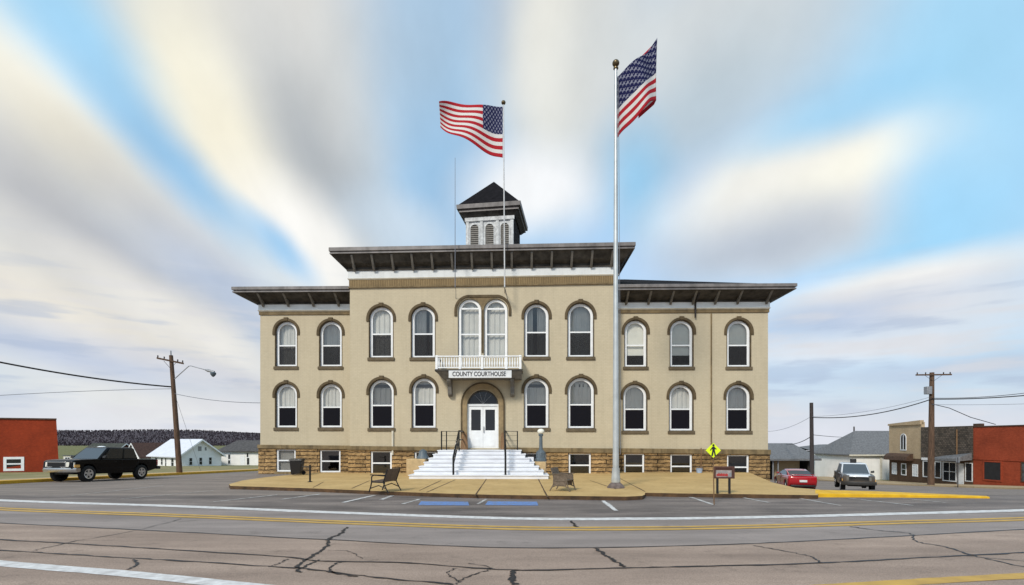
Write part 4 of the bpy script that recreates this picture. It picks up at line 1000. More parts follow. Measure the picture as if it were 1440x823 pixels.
# ------------------------------------------------------------------ flags and poles
def flag_mat(name, dim=1.0):
    m = bpy.data.materials.new(name); m.use_nodes = True; nt = m.node_tree; N = nt.nodes; L = nt.links
    b = N['Principled BSDF']; b.inputs['Roughness'].default_value = .8; b.inputs['Specular IOR Level'].default_value = .2
    uv = N.new('ShaderNodeUVMap'); uv.uv_map = 'UVMap'; sp = N.new('ShaderNodeSeparateXYZ'); L.new(uv.outputs[0], sp.inputs[0])
    def mm(op, a, c=None, d=None):
        n = N.new('ShaderNodeMath'); n.operation = op
        for i, v in enumerate((a, c, d)):
            if v is None: continue
            if isinstance(v, (int, float)): n.inputs[i].default_value = v
            else: L.new(v, n.inputs[i])
        return n.outputs[0]
    U, V = sp.outputs[0], sp.outputs[1]
    idx = mm('FLOOR', mm('MULTIPLY', V, 13.0)); odd = mm('MODULO', idx, 2.0)        # 0 = red
    can = mm('MULTIPLY', mm('GREATER_THAN', V, 6/13), mm('LESS_THAN', U, .40))
    gx = mm('MULTIPLY', mm('DIVIDE', U, .40), 6.0); gy = mm('MULTIPLY', mm('DIVIDE', mm('SUBTRACT', V, 6/13), 7/13), 5.0)
    def dots(ax, ay):
        fx = mm('SUBTRACT', mm('FRACT', ax), .5); fy = mm('SUBTRACT', mm('FRACT', ay), .5)
        an = mm('ARCTAN2', fx, fy); rr = mm('SQRT', mm('ADD', mm('MULTIPLY', fx, fx), mm('MULTIPLY', fy, fy)))
        lim = mm('MULTIPLY_ADD', mm('COSINE', mm('MULTIPLY', an, 5.0)), .09, .21)
        return mm('LESS_THAN', rr, lim)
    d = mm('MAXIMUM', dots(gx, gy), dots(mm('ADD', gx, .5), mm('ADD', gy, .5)))
    def mixc(f, a, c):
        n = N.new('ShaderNodeMix'); n.data_type = 'RGBA'; L.new(f, n.inputs['Factor'])
        for k, v in (('A', a), ('B', c)):
            if isinstance(v, tuple): n.inputs[k].default_value = (*v, 1)
            else: L.new(v, n.inputs[k])
        return n.outputs['Result']
    sc = mixc(odd, (.50,.022,.035), (.78,.77,.75)); bc = mixc(d, (.012,.015,.085), (.30,.31,.40))
    colr = mixc(can, sc, bc)
    L.new(colr, b.inputs['Base Color'])
    tr = N.new('ShaderNodeBsdfTranslucent'); L.new(colr, tr.inputs[0]); mx = N.new('ShaderNodeMixShader'); mx.inputs[0].default_value = .35
    L.new(b.outputs[0], mx.inputs[1]); L.new(tr.outputs[0], mx.inputs[2]); L.new(mx.outputs[0], N['Material Output'].inputs[0])
    return m
FM = flag_mat('stars_and_stripes_cloth')
def flag(name, fn, nu, nv, label):
    vs = []; uvs = []
    for j in range(nv+1):
        for i in range(nu+1):
            u, v = i/nu, j/nv; x, y, z, uu = fn(u, v); vs.append((x, y, z)); uvs.append((uu, v))
    fs = [(j*(nu+1)+i, j*(nu+1)+i+1, (j+1)*(nu+1)+i+1, (j+1)*(nu+1)+i) for j in range(nv) for i in range(nu)]
    me = bpy.data.meshes.new(name); me.from_pydata(vs, [], fs); ul = me.uv_layers.new(name='UVMap')
    for lp in me.loops: ul.data[lp.index].uv = uvs[lp.vertex_index]
    o = link(name, me, FM, smooth=180); s = o.modifiers.new('cloth', 'SOLIDIFY'); s.thickness = .006
    return tag(o, label, 'flag', 'flags over the courthouse')
PY = 18.3; PX = (866-CX)/F*PY; s1 = PY/F
pole = thing('flagpole', 'tall silver flagpole with a ball on top, set in the pavement before the building', 'flagpole', (PX, PY, KZ))
ptop = CAM_H+(HY-97)*s1-KZ
MB().lathe([(.112,.0),(.112,.5),(.105,2.5),(.092,6),(.072,10.5),(.052,ptop)], (0,0,0), 20).build('shaft', M['pole_metal'], pole, smooth=50)
MB().lathe([(.31,.0),(.30,.04),(.24,.12),(.17,.19),(.13,.20)], (0,0,.002), 24).build('base', M['concrete'], pole, smooth=40)
MB().lathe([(.15,.18),(.165,.25),(.15,.40),(.14,.55),(.137,.7)], (0,0,0), 20).build('collar', M['pole_metal'], pole, smooth=40)
bl = MB(); bl.lathe([(.03,ptop-.02),(.09,ptop),(.09,ptop+.04),(.03,ptop+.07),(.03,ptop+.1)], (0,0,0), 14)
bl.lathe([(.012+.115*math.sin(math.pi*k/10), ptop+.20-.115*math.cos(math.pi*k/10)) for k in range(11)], (0,0,0), 16); bl.build('ball', M['bronze'], pole, smooth=60)
MB().tube([(.16,-.03,1.2),(.14,-.03,6),(.09,-.02,ptop-.3)], .009, 5).build('halyard', M['cable_grey'], pole)
def fn1(u, v):      # flies up and to the right, its free half folded back behind
    uu = u*.62; fold = 0
    k = min(1, u/.72)
    px = 868+58*k; base = 195-60*k**.9-2*math.sin(k*9); top = 108-56*k**1.15-3*math.sin(k*8)
    y = .28*math.sin(k*7.5+v*1.5)*k**.6
    if u > .72:
        q = (u-.72)/.28; px -= 20*q; base += 12*q; top += 13*q; y += .22+.35*q
    py = base+(top-base)*v
    return ((px-CX)*s1, PY+y, CAM_H+(HY-py)*s1, uu*.40/.445)
flag('flag', fn1, 60, 39, 'stars and stripes flag flying up and right from the tall silver pole')
P2Y = 25.2; s2 = P2Y/F; P2X = (708-CX)*s2
p2 = thing('flagpole', 'thin pale flagpole fixed to the roof eave in front of the cupola', 'flagpole', (P2X, P2Y, 0))
zb2 = CAM_H+(HY-404)*s2; zt2 = CAM_H+(HY-147)*s2
MB().tube([(.06,0,zb2),(0,0,zt2)], [.035,.026], 8).build('shaft', M['thinpole'], p2, smooth=50)
MB().lathe([(.01+.10*math.sin(math.pi*k/8), zt2+.09-.10*math.cos(math.pi*k/8)) for k in range(9)], (0,0,0), 12).build('ball', M['bronze'], p2, smooth=60)
bk = MB(); bk.tube([(.03,0,11.3),(.03,.75,11.3)], .025, 6); bk.tube([(.06,0,zb2+.1),(.06,1.4,zb2)], .02, 6); bk.build('wall_bracket', M['cup_dark'], p2)
MB().tube([(.06,.0,zb2),(.12,.5,zb2-.12),(.20,1.1,zb2-.35),(.25,1.32,zb2-.8)], .016, 6).build('stay', M['cable_grey'], p2)
def fn2(u, v):      # flies to the left, drooping at the hoist
    px = 707-86*u+3*math.sin(u*5); top = 150-4*u+8*math.sin(u*6.2+.3)*u; bot = 222-49*u**1.05+12*math.sin(math.pi*u)*.6
    py = bot+(top-bot)*v+2.0*math.sin(u*9+v*3)*u
    y = .30*math.sin(u*8+v*2.2)*u**.6
    return ((px-CX)*s2, P2Y+y, CAM_H+(HY-py)*s2, u*1.12)
flag('flag', fn2, 60, 39, 'stars and stripes flag flying left from the thin pole above the roof')
mx_ = (640-CX)*s2
rod = MB(); rod.tube([(0,0,CAM_H+(HY-404)*s2),(0,0,CAM_H+(HY-222)*s2)], [.022,.010], 6); rod.tube([(0,0,11.2),(0,.8,11.2)], .02, 5); rod.tube([(0,0,9.5),(-.04,.7,9.4),(-.1,1.33,8.9)], .014, 5)
tag(rod.build('antenna_mast', M['cable_grey'], loc=(mx_, P2Y, 0)), 'very thin upright rod fixed to the roof eave left of the cupola', 'mast')

# ------------------------------------------------------------------ street furniture
lp = thing('lamp_post', 'blue-grey globe lamp post standing beside the white steps', 'lamp post', (FX(759,-2.7), OY-2.7, .80))
MB().lathe([(.28,0),(.28,.10),(.24,.14),(.23,.42),(.17,.50),(.10,.55)], (0,0,0), 8).build('base', M['lampblue'], lp, smooth=30)
MB().lathe([(.10,.5),(.085,.7),(.075,1.2),(.11,1.22),(.12,1.28),(.09,1.31)], (0,0,0), 12).build('shaft', M['lampblue'], lp, smooth=40)
MB().lathe([(.02+.15*math.sin(math.pi*k/10), 1.43-.13*math.cos(math.pi*k/10)) for k in range(11)], (0,0,0), 16).build('globe', M['globe'], lp, smooth=60)
stp = thing('iron_pedestal', 'grey bell-shaped iron pedestal without a lamp, left of the white steps', 'pedestal', (-4.25, OY-2.75, .932))
MB().lathe([(.30,0),(.29,.08),(.22,.16),(.18,.36),(.10,.42),(.03,.45)], (0,0,0), 14).build('pedestal', M['lampblue'], stp, smooth=40)

def bench(name, label, loc, rz, pm, solid, L_=1.2):
    t = thing(name, label, 'bench', loc, rz, 'benches on the pavement')
    t.scale = (.84, .84, .84)
    # local: seat faces +x, length along y
    bk = MB()
    a = [(-.20,-L_/2,.40),(-.17,-L_/2,.40),(-.17,L_/2,.40),(-.20,L_/2,.40),(-.38,-L_/2,.92),(-.35,-L_/2,.92),(-.35,L_/2,.92),(-.38,L_/2,.92)]
    bk.hexa(a); bk.build('backrest', pm, t, bevel=.012)
    se = MB()
    for k in range(5): se.box(-.16+k*.105, -.07+k*.105, -L_/2, L_/2, .425, .455)
    se.build('seat', pm, t, bevel=.006)
    for s in (-1, 1):
        y = s*(L_/2+.02); f = MB()
        f.tube([(-.42,y,.0),(-.30,y,.20),(-.20,y,.40),(-.38,y,.92)], .024, 8)
        f.tube([(.42,y,.0),(.34,y,.22),(.30,y,.41),(.30,y,.62),(.20,y,.68),(-.26,y,.66)], .026, 8)
        f.tube([(-.22,y,.40),(.30,y,.41)], .024, 8)
        f.tube([(-.32,y,.16),(0,y,.28),(.36,y,.16)], .020, 8)
        f.box(-.30, .36, y-.035, y+.035, .67, .70)
        if solid: f.box(-.28, .28, y-.008, y+.008, .20, .66)
        f.build('arm_frame', M['black'] if not solid else pm, t, smooth=50)
    return t
bench('park_bench', 'dark brown metal-framed bench turned left, near the kerb left of the steps', (-4.22, 17.05, KZ), R(165), M['bench'], False, 1.0)
bench('park_bench', 'weathered grey-brown bench with closed arm panels between the steps and tall flagpole', (1.72, 17.35, KZ), R(-26), M['bench_r'], True, .68)

bn = thing('wheelie_bin', 'black plastic wheelie bin beside the stone basement at the left', 'bin', (FX(419,-2.3), OY-2.3, KZ), R(8))
bb = MB(); bb.hexa([(-.22,-.24,.06),(.22,-.24,.06),(.22,.22,.06),(-.22,.22,.06),(-.28,-.30,.70),(.28,-.30,.70),(.28,.30,.70),(-.28,.30,.70)]); bb.build('body', M['bin'], bn, bevel=.03)
ll = MB(); ll.hexa([(-.31,-.33,.703),(.31,-.33,.703),(.31,.34,.703),(-.31,.34,.703),(-.27,-.30,.78),(.27,-.30,.78),(.27,.32,.80),(-.27,.32,.80)]); ll.tube([(-.25,.36,.74),(.25,.36,.74)], .02, 6); ll.build('lid', M['bin'], bn, bevel=.02)
for s in (-1, 1): MB().lathe([(.10,-.025),(.10,.025)], (s*.25,.22,.10), 12, 'y').build('wheel', M['rubber'], bn, loc=None)
po = G(436, 678, KZ)
pp = thing('iron_post', 'short black iron post with a crossbar, on the tan pavement before the left wing', 'post', (*po, KZ))
MB().tube([(0,0,0),(0,0,.70)], .04, 8).build('shaft', M['black'], pp, smooth=50)
MB().tube([(-.32,.0,.62),(.06,0,.60)], .018, 6).build('crossbar', M['black'], pp)
MB().lathe([(.10,0),(.10,.015),(.05,.03)], (0,0,.002), 12).build('foot', M['black'], pp)

# information sign on two posts
iy = 16.35; ix = (1018-CX)/F*iy; si = iy/F
ig = thing('notice_board', 'small brown framed notice board with red lettering, on two dark posts', 'sign', (ix, iy, KZ), R(-4))
zi = lambda py: CAM_H+(HY-py)*si-KZ
for px in (1009, 1025.5): MB().box((px-1018)*si-.03, (px-1018)*si+.03, -.03, .03, 0, zi(671)).build('post', M['plastic'], ig)
fr = MB(); z0i, z1i = zi(673), zi(656); w = 14*si
fr.ring(rect(-w, w, z0i, z1i), rect(-w+.05, w-.09, z0i+.05, z1i-.07), -.06, .05); fo = fr.build('frame', M['sign_brown'], ig, bevel=.008)
MB().box(-w+.03, w-.04, -.035, .03, z0i+.03, z1i-.05).build('panel', M['board_grey'], fo)
MB().box(-w+.05, w-.06, -.039, -.0352, z1i-.12, z1i-.06).build('panel_header', M['sign_brown'], fo)
gl = MB(); rs = random.Random(4)
x = -w+.075
while x < w-.22:       # a line of red marks too small to read, and paler ones above
    ww = rs.uniform(.02,.035); gl.box(x, x+ww, -.040, -.0355, z0i+.075, z0i+.075+rs.uniform(.07,.10)); x += ww+rs.uniform(.002,.006)
gl.build('red_mark', M['sign_red'], fo)
g2 = MB()
for k in range(12): g2.box(-w+.08+k*.03, -w+.10+k*.03, -.040, -.0355, z0i+.20, z0i+.225)
g2.box(w-.16, w-.10, -.040, -.0355, z0i+.07, z0i+.19); g2.build('grey_mark', M['grey_metal'], fo)

# fluorescent crossing sign on a thin pole
yy = 14.4; yx = (1003-CX)/F*yy; sy = yy/F
ys_ = thing('crossing_sign', 'fluorescent yellow-green diamond sign with a dark walking figure, on a thin pole', 'sign', (yx, yy, 0), R(-3))
MB().tube([(0.03,.02,0),(0,.02,1.75)], .016, 6).build('pole', M['wood'], ys_)
h = .21; zc_ = CAM_H-(633.5-HY)*sy
d = MB(); dia = [(0,zc_-h),(h,zc_),(0,zc_+h),(-h,zc_)]; d.prism([(x,-.006,z) for x,z in dia], [(x,.0,z) for x,z in dia]); d.build('plate', M['fluoro'], ys_)
fg = MB()
fg.lathe([(.002+.03*math.sin(math.pi*k/6), -.012-.004*k/6) for k in range(7)], (0.0,0,zc_+.145), 12, 'y')
for poly in ([(-.035,.10),(.035,.11),(.045,-.02),(-.03,-.02)], [(-.03,-.015),(.012,-.015),(-.015,-.16),(-.06,-.16)], [(.005,-.015),(.045,-.015),(.075,-.15),(.035,-.16)], [(-.035,.09),(-.025,.06),(-.08,-.01),(-.095,.005)], [(.035,.09),(.03,.06),(.075,.02),(.09,.04)]):
    fg.prism([(x,-.012,zc_+z) for x,z in poly], [(x,-.0065,zc_+z) for x,z in poly])
fg.build('walking_figure', M['letter'], ys_)
# small blue and white thing at the foot of the wall
bx = thing('plastic_tub', 'small pale blue plastic tub on the pavement against the right stone basement', 'tub', (FX(983,-.45), OY-.45-FX(983)*sn, KZ))
MB().lathe([(.13,0),(.17,.20),(.18,.22),(.155,.22),(.14,.03)], (0,0,0.002), 16).build('bucket', mat('pale_blue_plastic', (.35,.45,.62), .5), bx, smooth=40)
MB().tube([(-.17,0,.2),(-.12,-.08,.30),(.12,-.08,.30),(.17,0,.2)], .008, 6).build('handle', M['grey_metal'], bx)

# ------------------------------------------------------------------ vehicles   (local: +x forward, z up, wheels on z = 0)
def wheel_part(parent, x, y, r, w, m_rim=None):
    s = 1 if y > 0 else -1
    ty = MB(); ty.lathe([(r*.62,-w/2),(r*.9,-w/2),(r,-w/2+.03),(r,w/2-.03),(r*.9,w/2),(r*.62,w/2)], (0,0,0), 28, 'y', cap=False)
    wh = ty.build('wheel', M['rubber'], parent, smooth=40, loc=(x, y, r))
    ri = MB(); yo = s*(w/2-.02)
    ri.lathe([(r*.63,-.02),(r*.61,s*.012),(r*.50,.0),(r*.48,-s*.02)], (0,yo,0), 24, 'y', cap=False)
    ri.lathe([(r*.24,-s*.03),(r*.22,s*.005),(r*.05,s*.012)], (0,yo,0), 16, 'y')
    for k in range(5):
        a = 2*math.pi*k/5+.3
        p, q = Vector((math.cos(a), 0, math.sin(a))), Vector((-math.sin(a), 0, math.cos(a)))
        c0, c1 = p*r*.18, p*r*.55
        ri.hexa([c0-q*.045+Vector((0,yo-.025,0)), c1-q*.055+Vector((0,yo-.025,0)), c1+q*.055+Vector((0,yo-.025,0)), c0+q*.045+Vector((0,yo-.025,0)), c0-q*.045+Vector((0,yo,0)), c1-q*.055+Vector((0,yo,0)), c1+q*.055+Vector((0,yo,0)), c0+q*.045+Vector((0,yo,0))])
    ri.build('rim', m_rim or M['rim'], wh, smooth=40)
    MB().lathe([(r*.60,-.01),(r*.60,.01)], (0, yo-s*.06, 0), 20, 'y').build('brake_disc', M['plastic'], wh)
def body_loft(prof_top, prof_bot, wheels, ra, hw, zsill, front_pull, rear_pull, name, m, parent, bevel=.045, crown=.03):
    """side outline with open wheel arches, pushed out to both sides through slices that round the ends and the shoulders"""
    bot = []
    for xw, rw_ in wheels:    # front wheel first (largest x)
        zc = rw_; n = 12
        a0 = math.asin(min(1, max(-1, (zsill-zc)/ra)))
        arc = [(xw+ra*math.cos(a0+(math.pi-2*a0)*k/n), zc+ra*math.sin(a0+(math.pi-2*a0)*k/n)) for k in range(n+1)]
        bot += arc
    outline = prof_top+prof_bot[:1]+bot+prof_bot[1:]
    xs = [p[0] for p in outline]; x0, x1 = min(xs), max(xs); zmid = (max(p[1] for p in outline)+zsill)/2
    ztopm = max(p[1] for p in outline)
    slices = [(-1.0,1.0),(-.93,.35),(-.6,.06),(0,0),(.6,.06),(.93,.35),(1.0,1.0)]
    mb = MB(); n = len(outline)
    for f, pull in slices:
        for x, z in outline:
            tx = 0
            if x > x1-.7: tx = -front_pull*pull*((x-(x1-.7))/.7)
            elif x < x0+.5: tx = rear_pull*pull*(((x0+.5)-x)/.5)
            dz = -crown*pull*(1 if z > zmid+.1 else 0)
            yy_ = hw*f
            if abs(f) == 1.0: yy_ *= (1-.035*max(0, (z-zmid)/(ztopm-zmid))-.03*max(0, (zmid-z)/max(.1, zmid-zsill)))
            mb.v.append((x+tx, yy_, z+dz))
    for s in range(len(slices)-1):
        for k in range(n):
            j = (k+1) % n; mb.f.append((s*n+k, s*n+j, (s+1)*n+j, (s+1)*n+k))
    mb.f += [tuple(range(n)), tuple((len(slices)-1)*n+k for k in range(n))]
    return mb.build(name, m, parent, bevel=bevel, smooth=42)
def cabin(parent, low, top, m, hwl, hwt, bevel=.06):
    """low: (rear x, front x, z) at the belt; top: (rear x, front x, z) at the roof"""
    rx, fx, zl = low; rt, ft, zt_ = top
    P_ = [(rx,-hwl,zl),(fx,-hwl,zl),(fx,hwl,zl),(rx,hwl,zl),(rt,-hwt,zt_),(ft,-hwt,zt_),(ft,hwt,zt_),(rt,hwt,zt_)]
    o = MB().hexa(P_).build('cabin', m, parent, bevel=.11, seg=4)
    return o, [Vector(p) for p in P_]
def pane(parent, a, b, c_, d, inset, name, m, off=.012, cuts=None):
    """panel on the quad a b (bottom) c d (top)"""
    a, b, c_, d = map(Vector, (a, b, c_, d))
    nrm = (b-a).cross(d-a).normalized()
    def q(u, v): return a*(1-u)*(1-v)+b*u*(1-v)+c_*u*v+d*(1-u)*v
    u0, u1, v0, v1 = inset
    pts = [q(u0,v0), q(u1,v0), q(u1,v1), q(u0,v1)]
    mb = MB(); mb.prism([p+nrm*off for p in pts], [p-nrm*.02 for p in pts]); return mb.build(name, m, parent, bevel=.006)

def pickup(name, label, loc, rz, paint, hood_paint=None, bump_m=None, lens=None):
    t = thing(name, label, 'pickup truck', loc, rz)
    top = [(-2.68,.52),(-2.72,.62),(-2.70,1.08),(-1.42,1.09),(-1.30,1.10),(.98,1.09),(1.25,1.10),(2.10,1.07),(2.46,1.035),(2.59,.96),(2.63,.60),(2.56,.50)]
    bot = [(2.30,.42),(-2.45,.46)]
    wl = [(1.72,.37),(-1.55,.37)]
    b = body_loft(top, bot, wl, .47, .90, .36, .22, .06, 'body', paint, t)
    cabp = hood_paint or paint
    cb, P_ = cabin(t, (-1.42, 1.15, 1.05), (-1.22, .40, 1.74), cabp, .84, .68)
    pane(cb, P_[1], P_[2], P_[6], P_[5], (.05,.95,.06,.90), 'windscreen', M['windscreen'])
    pane(cb, P_[3], P_[0], P_[4], P_[7], (.10,.90,.15,.85), 'rear_window', M['carglass'])
    for s in (0, 1):
        a, b_, c_, d = (P_[0], P_[1], P_[5], P_[4]) if s == 0 else (P_[2], P_[3], P_[7], P_[6])
        if s == 0:
            pane(cb, a, b_, c_, d, (.04,.40,.10,.88), 'side_window', M['carglass']); pane(cb, a, b_, c_, d, (.45,.90,.08,.88), 'side_window', M['carglass'])
        else:
            pane(cb, a, b_, c_, d, (.60,.96,.10,.88), 'side_window', M['carglass']); pane(cb, a, b_, c_, d, (.10,.55,.08,.88), 'side_window', M['carglass'])
    bed = MB(); bed.box(-2.60, -1.5, -.74, .74, 1.03, 1.055); bed.build('cargo_bed', M['plastic'], t)
    und = MB(); und.box(-2.3, 2.2, -.55, .55, .30, .62); und.build('chassis', M['plastic'], t)
    for o_ in list(t.children): o_.location.z += .09
    for x, r_ in wl:
        for s in (-1, 1): wheel_part(t, x, s*.80, r_+.045, .26)
    lift = set(t.children)
    g = MB(); g.ring([(-.54,.66),(.54,.66),(.54,.95),(-.54,.95)], [(-.50,.70),(.50,.70),(.50,.915),(-.50,.915)], 0, .05)
    g.v = [(2.635-p[1]-.02, p[0], p[2]) for p in g.v]; gr = g.build('grille', bump_m or M['chrome'], t, bevel=.006)
    g2 = MB()
    for k in range(6): g2.box(2.600, 2.618, -.50, .50, .70+k*.037, .72+k*.037)
    g2.box(2.590, 2.600, -.51, .51, .68, .93); g2.build('grille_bars', M['plastic'], gr)
    for s in (-1, 1):
        h_ = MB(); h_.hexa([(2.46,s*.55,.69),(2.625,s*.55,.69),(2.50,s*.87,.68),(2.34,s*.87,.68),(2.46,s*.55,.935),(2.60,s*.55,.935),(2.48,s*.87,.915),(2.34,s*.87,.915)]); h_.build('headlight', lens or M['headlens'], t, bevel=.012)
        i_ = MB(); i_.hexa([(2.36,s*.875,.66),(2.48,s*.868,.66),(2.46,s*.905,.66),(2.20,s*.905,.66),(2.36,s*.875,.80),(2.48,s*.868,.80),(2.46,s*.905,.80),(2.20,s*.905,.80)]); i_.build('indicator', M['amber'], t, bevel=.006)
        MB().box(-2.73, -2.60, s*.80-.07, s*.80+.07, .70, 1.02).build('tail_light', M['redlens'], t, bevel=.01)
        mi = MB(); mi.hexa([(.82,s*.86,1.12),(.95,s*.86,1.12),(.95,s*1.05,1.13),(.84,s*1.05,1.13),(.82,s*.86,1.25),(.93,s*.86,1.25),(.93,s*1.05,1.28),(.84,s*1.05,1.28)]); mi.build('mirror', M['plastic'], t, bevel=.02)
        dl = MB(); dl.box(.10, .24, s*.895-.012, s*.895+.012, .92, .95); dl.build('door_handle', M['plastic'], t)
        dm = MB()
        for x in (-.25, .98, -1.30): dm.box(x-.006, x+.006, s*.892-.006, s*.892+.006, .50, 1.04)
        dm.build('door_gap', M['plastic'], t)
        MB().box(-1.05, 1.25, s*.885-.012, s*.885+.012, .60, .635).build('side_trim', M['plastic'] if paint is not M['black_paint'] else M['black_paint'], t, bevel=.006)
    fb_ = MB(); n = 12
    pr = [(-.96+1.92*k/n) for k in range(n+1)]
    vs = []
    for y in pr:
        x = 2.70-.26*abs(y/.96)**3; vs += [(x,y,.64),(x+.02,y,.55),(x-.02,y,.42),(x-.22,y,.44),(x-.22,y,.62)]
    fb_.add(vs, [(k*5+i, k*5+(i+1) % 5, k*5+5+(i+1) % 5, k*5+5+i) for k in range(n) for i in range(5)]+[(0,1,2,3,4), tuple(n*5+i for i in range(5))])
    fb_.build('front_bumper', bump_m or M['chrome'], t, smooth=40)
    rb_ = MB(); rb_.box(-2.92, -2.70, -.90, .90, .48, .66); rb_.build('rear_bumper', M['plastic'], t, bevel=.03)
    for o_ in t.children:
        if o_ not in lift: o_.location.z += .09
    return t
zt_truck = lambda x, y: zt(x, y)
# black pickup parked against the yellow kerb, nose towards the road
tx, ty_ = -22.6, 28.3
pk = pickup('pickup_truck', 'black crew-cab pickup truck parked against the yellow kerb, nose towards the road', (tx, ty_, zt(tx, ty_)), R(-97), M['black_paint'])
pk.rotation_euler = (0, R(-2.0), R(-97))

# white and brown pickup facing the camera on the right-hand street
ux, uy = (1200-CX)/F*31.5, 31.5
pk2 = pickup('pickup_truck', 'white and brown pickup truck facing the road behind the right yellow kerb', (ux, uy, zt(ux, uy)), R(-117), M['brown_paint'], M['white_paint_car'], mat('dark_bumper', (.06,.058,.056), .35, .1, 8, metal=.3), mat('smoked_lens', (.16,.15,.13), .15, .1, 8))
pk2.scale = (.9, .9, .9)
# its bonnet and nose are white
hd = MB(); n = 10; vs = []
for k in range(n+1):
    y = -.80+1.6*k/n; c_ = -.03*abs(y/.8)**2.5; e = -.10*abs(y/.8)**3
    vs += [(1.10,y,1.125+c_),(2.12+e,y,1.085+c_),(2.48+e*1.5,y,1.05+c_),(2.62+e*1.5,y,.965+c_)]
hd.add(vs, [(k*4+i, k*4+i+1, k*4+5+i, k*4+4+i) for k in range(n) for i in range(3)]); ho = hd.build('bonnet', M['white_paint_car'], pk2, smooth=50, loc=(0,0,.09))
ho.modifiers.new('thick', 'SOLIDIFY').thickness = .03
MB().box(-.25, .10, -.17, .17, 1.825, 2.10).build('roof_light', M['plastic'], pk2, bevel=.03)

def coupe(name, label, loc, rz):
    t = thing(name, label, 'car', loc, rz)
    top = [(-2.02,.42),(-2.12,.60),(-2.10,.86),(-2.0,.93),(-1.35,.95),(-.5,.93),(.55,.90),(1.5,.76),(2.0,.62),(2.18,.48),(2.16,.34)]
    bot = [(1.95,.24),(-1.8,.28)]; wl = [(1.32,.32),(-1.28,.32)]
    body_loft(top, bot, wl, .385, .87, .22, .35, .22, 'body', M['red_paint'], t, bevel=.07)
    # roof as a smooth shell from the windscreen foot to the tail
    st_ = [(-1.75,.92,.60),(-1.35,1.02,.62),(-.85,1.17,.60),(-.35,1.25,.58),(.10,1.24,.58),(.45,1.12,.62),(.95,.86,.68)]
    mb = MB(); n = len(st_); m_ = 9
    for x, z, w in st_:
        for k in range(m_):
            f = -1+2*k/(m_-1); s = abs(f)
            wy = w+(.80-w)*max(0, (s-.72)/.28); zz = z-(.03*s**2) if s <= .76 else lerp(z-.02, .86, (s-.76)/.24)
            mb.v.append((x, f/abs(f)*wy*min(1, s/.76) if s <= .76 and f else (math.copysign(lerp(w, .80, (s-.76)/.24), f) if f else 0), zz))
    mb.f = [(i*m_+k, i*m_+k+1, (i+1)*m_+k+1, (i+1)*m_+k) for i in range(n-1) for k in range(m_-1)]
    rf = mb.build('cabin', M['red_paint'], t, smooth=70); rf.modifiers.new('thick', 'SOLIDIFY').thickness = .02
    V = mb.v
    def patch_pane(nm, i0, i1, k0, k1, up=.012):
        g = MB()
        for i in range(i0, i1+1):
            for k in range(k0, k1+1):
                p = V[i*m_+k]; s = (k-(m_-1)/2)/((m_-1)/2)
                g.v.append((p[0], p[1]+.012*s, p[2]+up))
        c__ = k1-k0+1
        g.f = [(a*c__+b, a*c__+b+1, (a+1)*c__+b+1, (a+1)*c__+b) for a in range(i1-i0) for b in range(k1-k0)]
        g.build(nm, M['carglass'], rf, smooth=70)
    patch_pane('windscreen', 4, 6, 1, 7); patch_pane('rear_window', 0, 2, 1, 7)
    for s in (-1, 1):
        g = MB(); pts = [(-1.35,.93),(-1.10,1.03),(-.72,1.13),(-.35,1.18),(.10,1.17),(.42,1.06),(.78,.92)]
        def yw(z): return s*lerp(.815, .60, min(1, max(0, (z-.86)/.37)))
        g.prism([(x, yw(z)+s*.030, z) for x, z in pts], [(x, yw(z)-s*.01, z) for x, z in pts]); g.build('side_window', M['carglass'], rf)
        g = MB(); g.hexa([(-2.13,s*.38,.66),(-1.95,s*.38,.66),(-1.80,s*.80,.66),(-1.94,s*.80,.66),(-2.125,s*.38,.80),(-1.95,s*.38,.80),(-1.80,s*.80,.80),(-1.94,s*.80,.80)]); g.build('tail_light', M['redlens'], t, bevel=.01)
        g = MB(); g.hexa([(1.75,s*.45,.60),(2.06,s*.45,.56),(1.90,s*.78,.56),(1.68,s*.78,.62),(1.75,s*.45,.66),(2.04,s*.45,.62),(1.88,s*.78,.62),(1.68,s*.78,.68)]); g.build('headlight', M['headlens'], t, bevel=.01)
        g = MB(); g.hexa([(.55,s*.80,.92),(.68,s*.80,.92),(.66,s*.98,.93),(.56,s*.98,.93),(.55,s*.80,1.0),(.66,s*.80,1.0),(.64,s*.98,1.03),(.56,s*.98,1.03)]); g.build('mirror', M['red_paint'], t, bevel=.02)
        MB().box(-.006, .006, s*.872-.006, s*.872+.006, .32, .88).build('door_gap', M['plastic'], t)
        MB().box(-.22, -.08, s*.872-.01, s*.872+.01, .74, .77).build('door_handle', M['plastic'], t)
    sp_ = MB(); sp_.box(-2.08, -1.86, -.70, .70, .985, 1.01); sp_.box(-2.0, -1.92, -.62, -.57, .92, .985); sp_.box(-2.0, -1.92, .57, .62, .92, .985); sp_.build('spoiler', M['red_paint'], t, bevel=.01)
    MB().box(-2.10, -1.85, -.72, .72, .30, .42).build('rear_valance', M['plastic'], t, bevel=.03)
    MB().box(-2.145, -2.115, -.22, .22, .58, .70).build('number_plate', M['sign_white'], t)
    MB().box(-1.7, 1.8, -.6, .6, .2, .5).build('chassis', M['plastic'], t)
    for x, r_ in wl:
        for s in (-1, 1): wheel_part(t, x, s*.76, r_, .21)
    return t
rx_, ry_ = (1117-CX)/F*35.0, 35.0
coupe('sports_car', 'red two-door sports car parked beyond the right corner of the courthouse', (rx_, ry_, zt(rx_, ry_)), R(75)).scale.z = 1.14

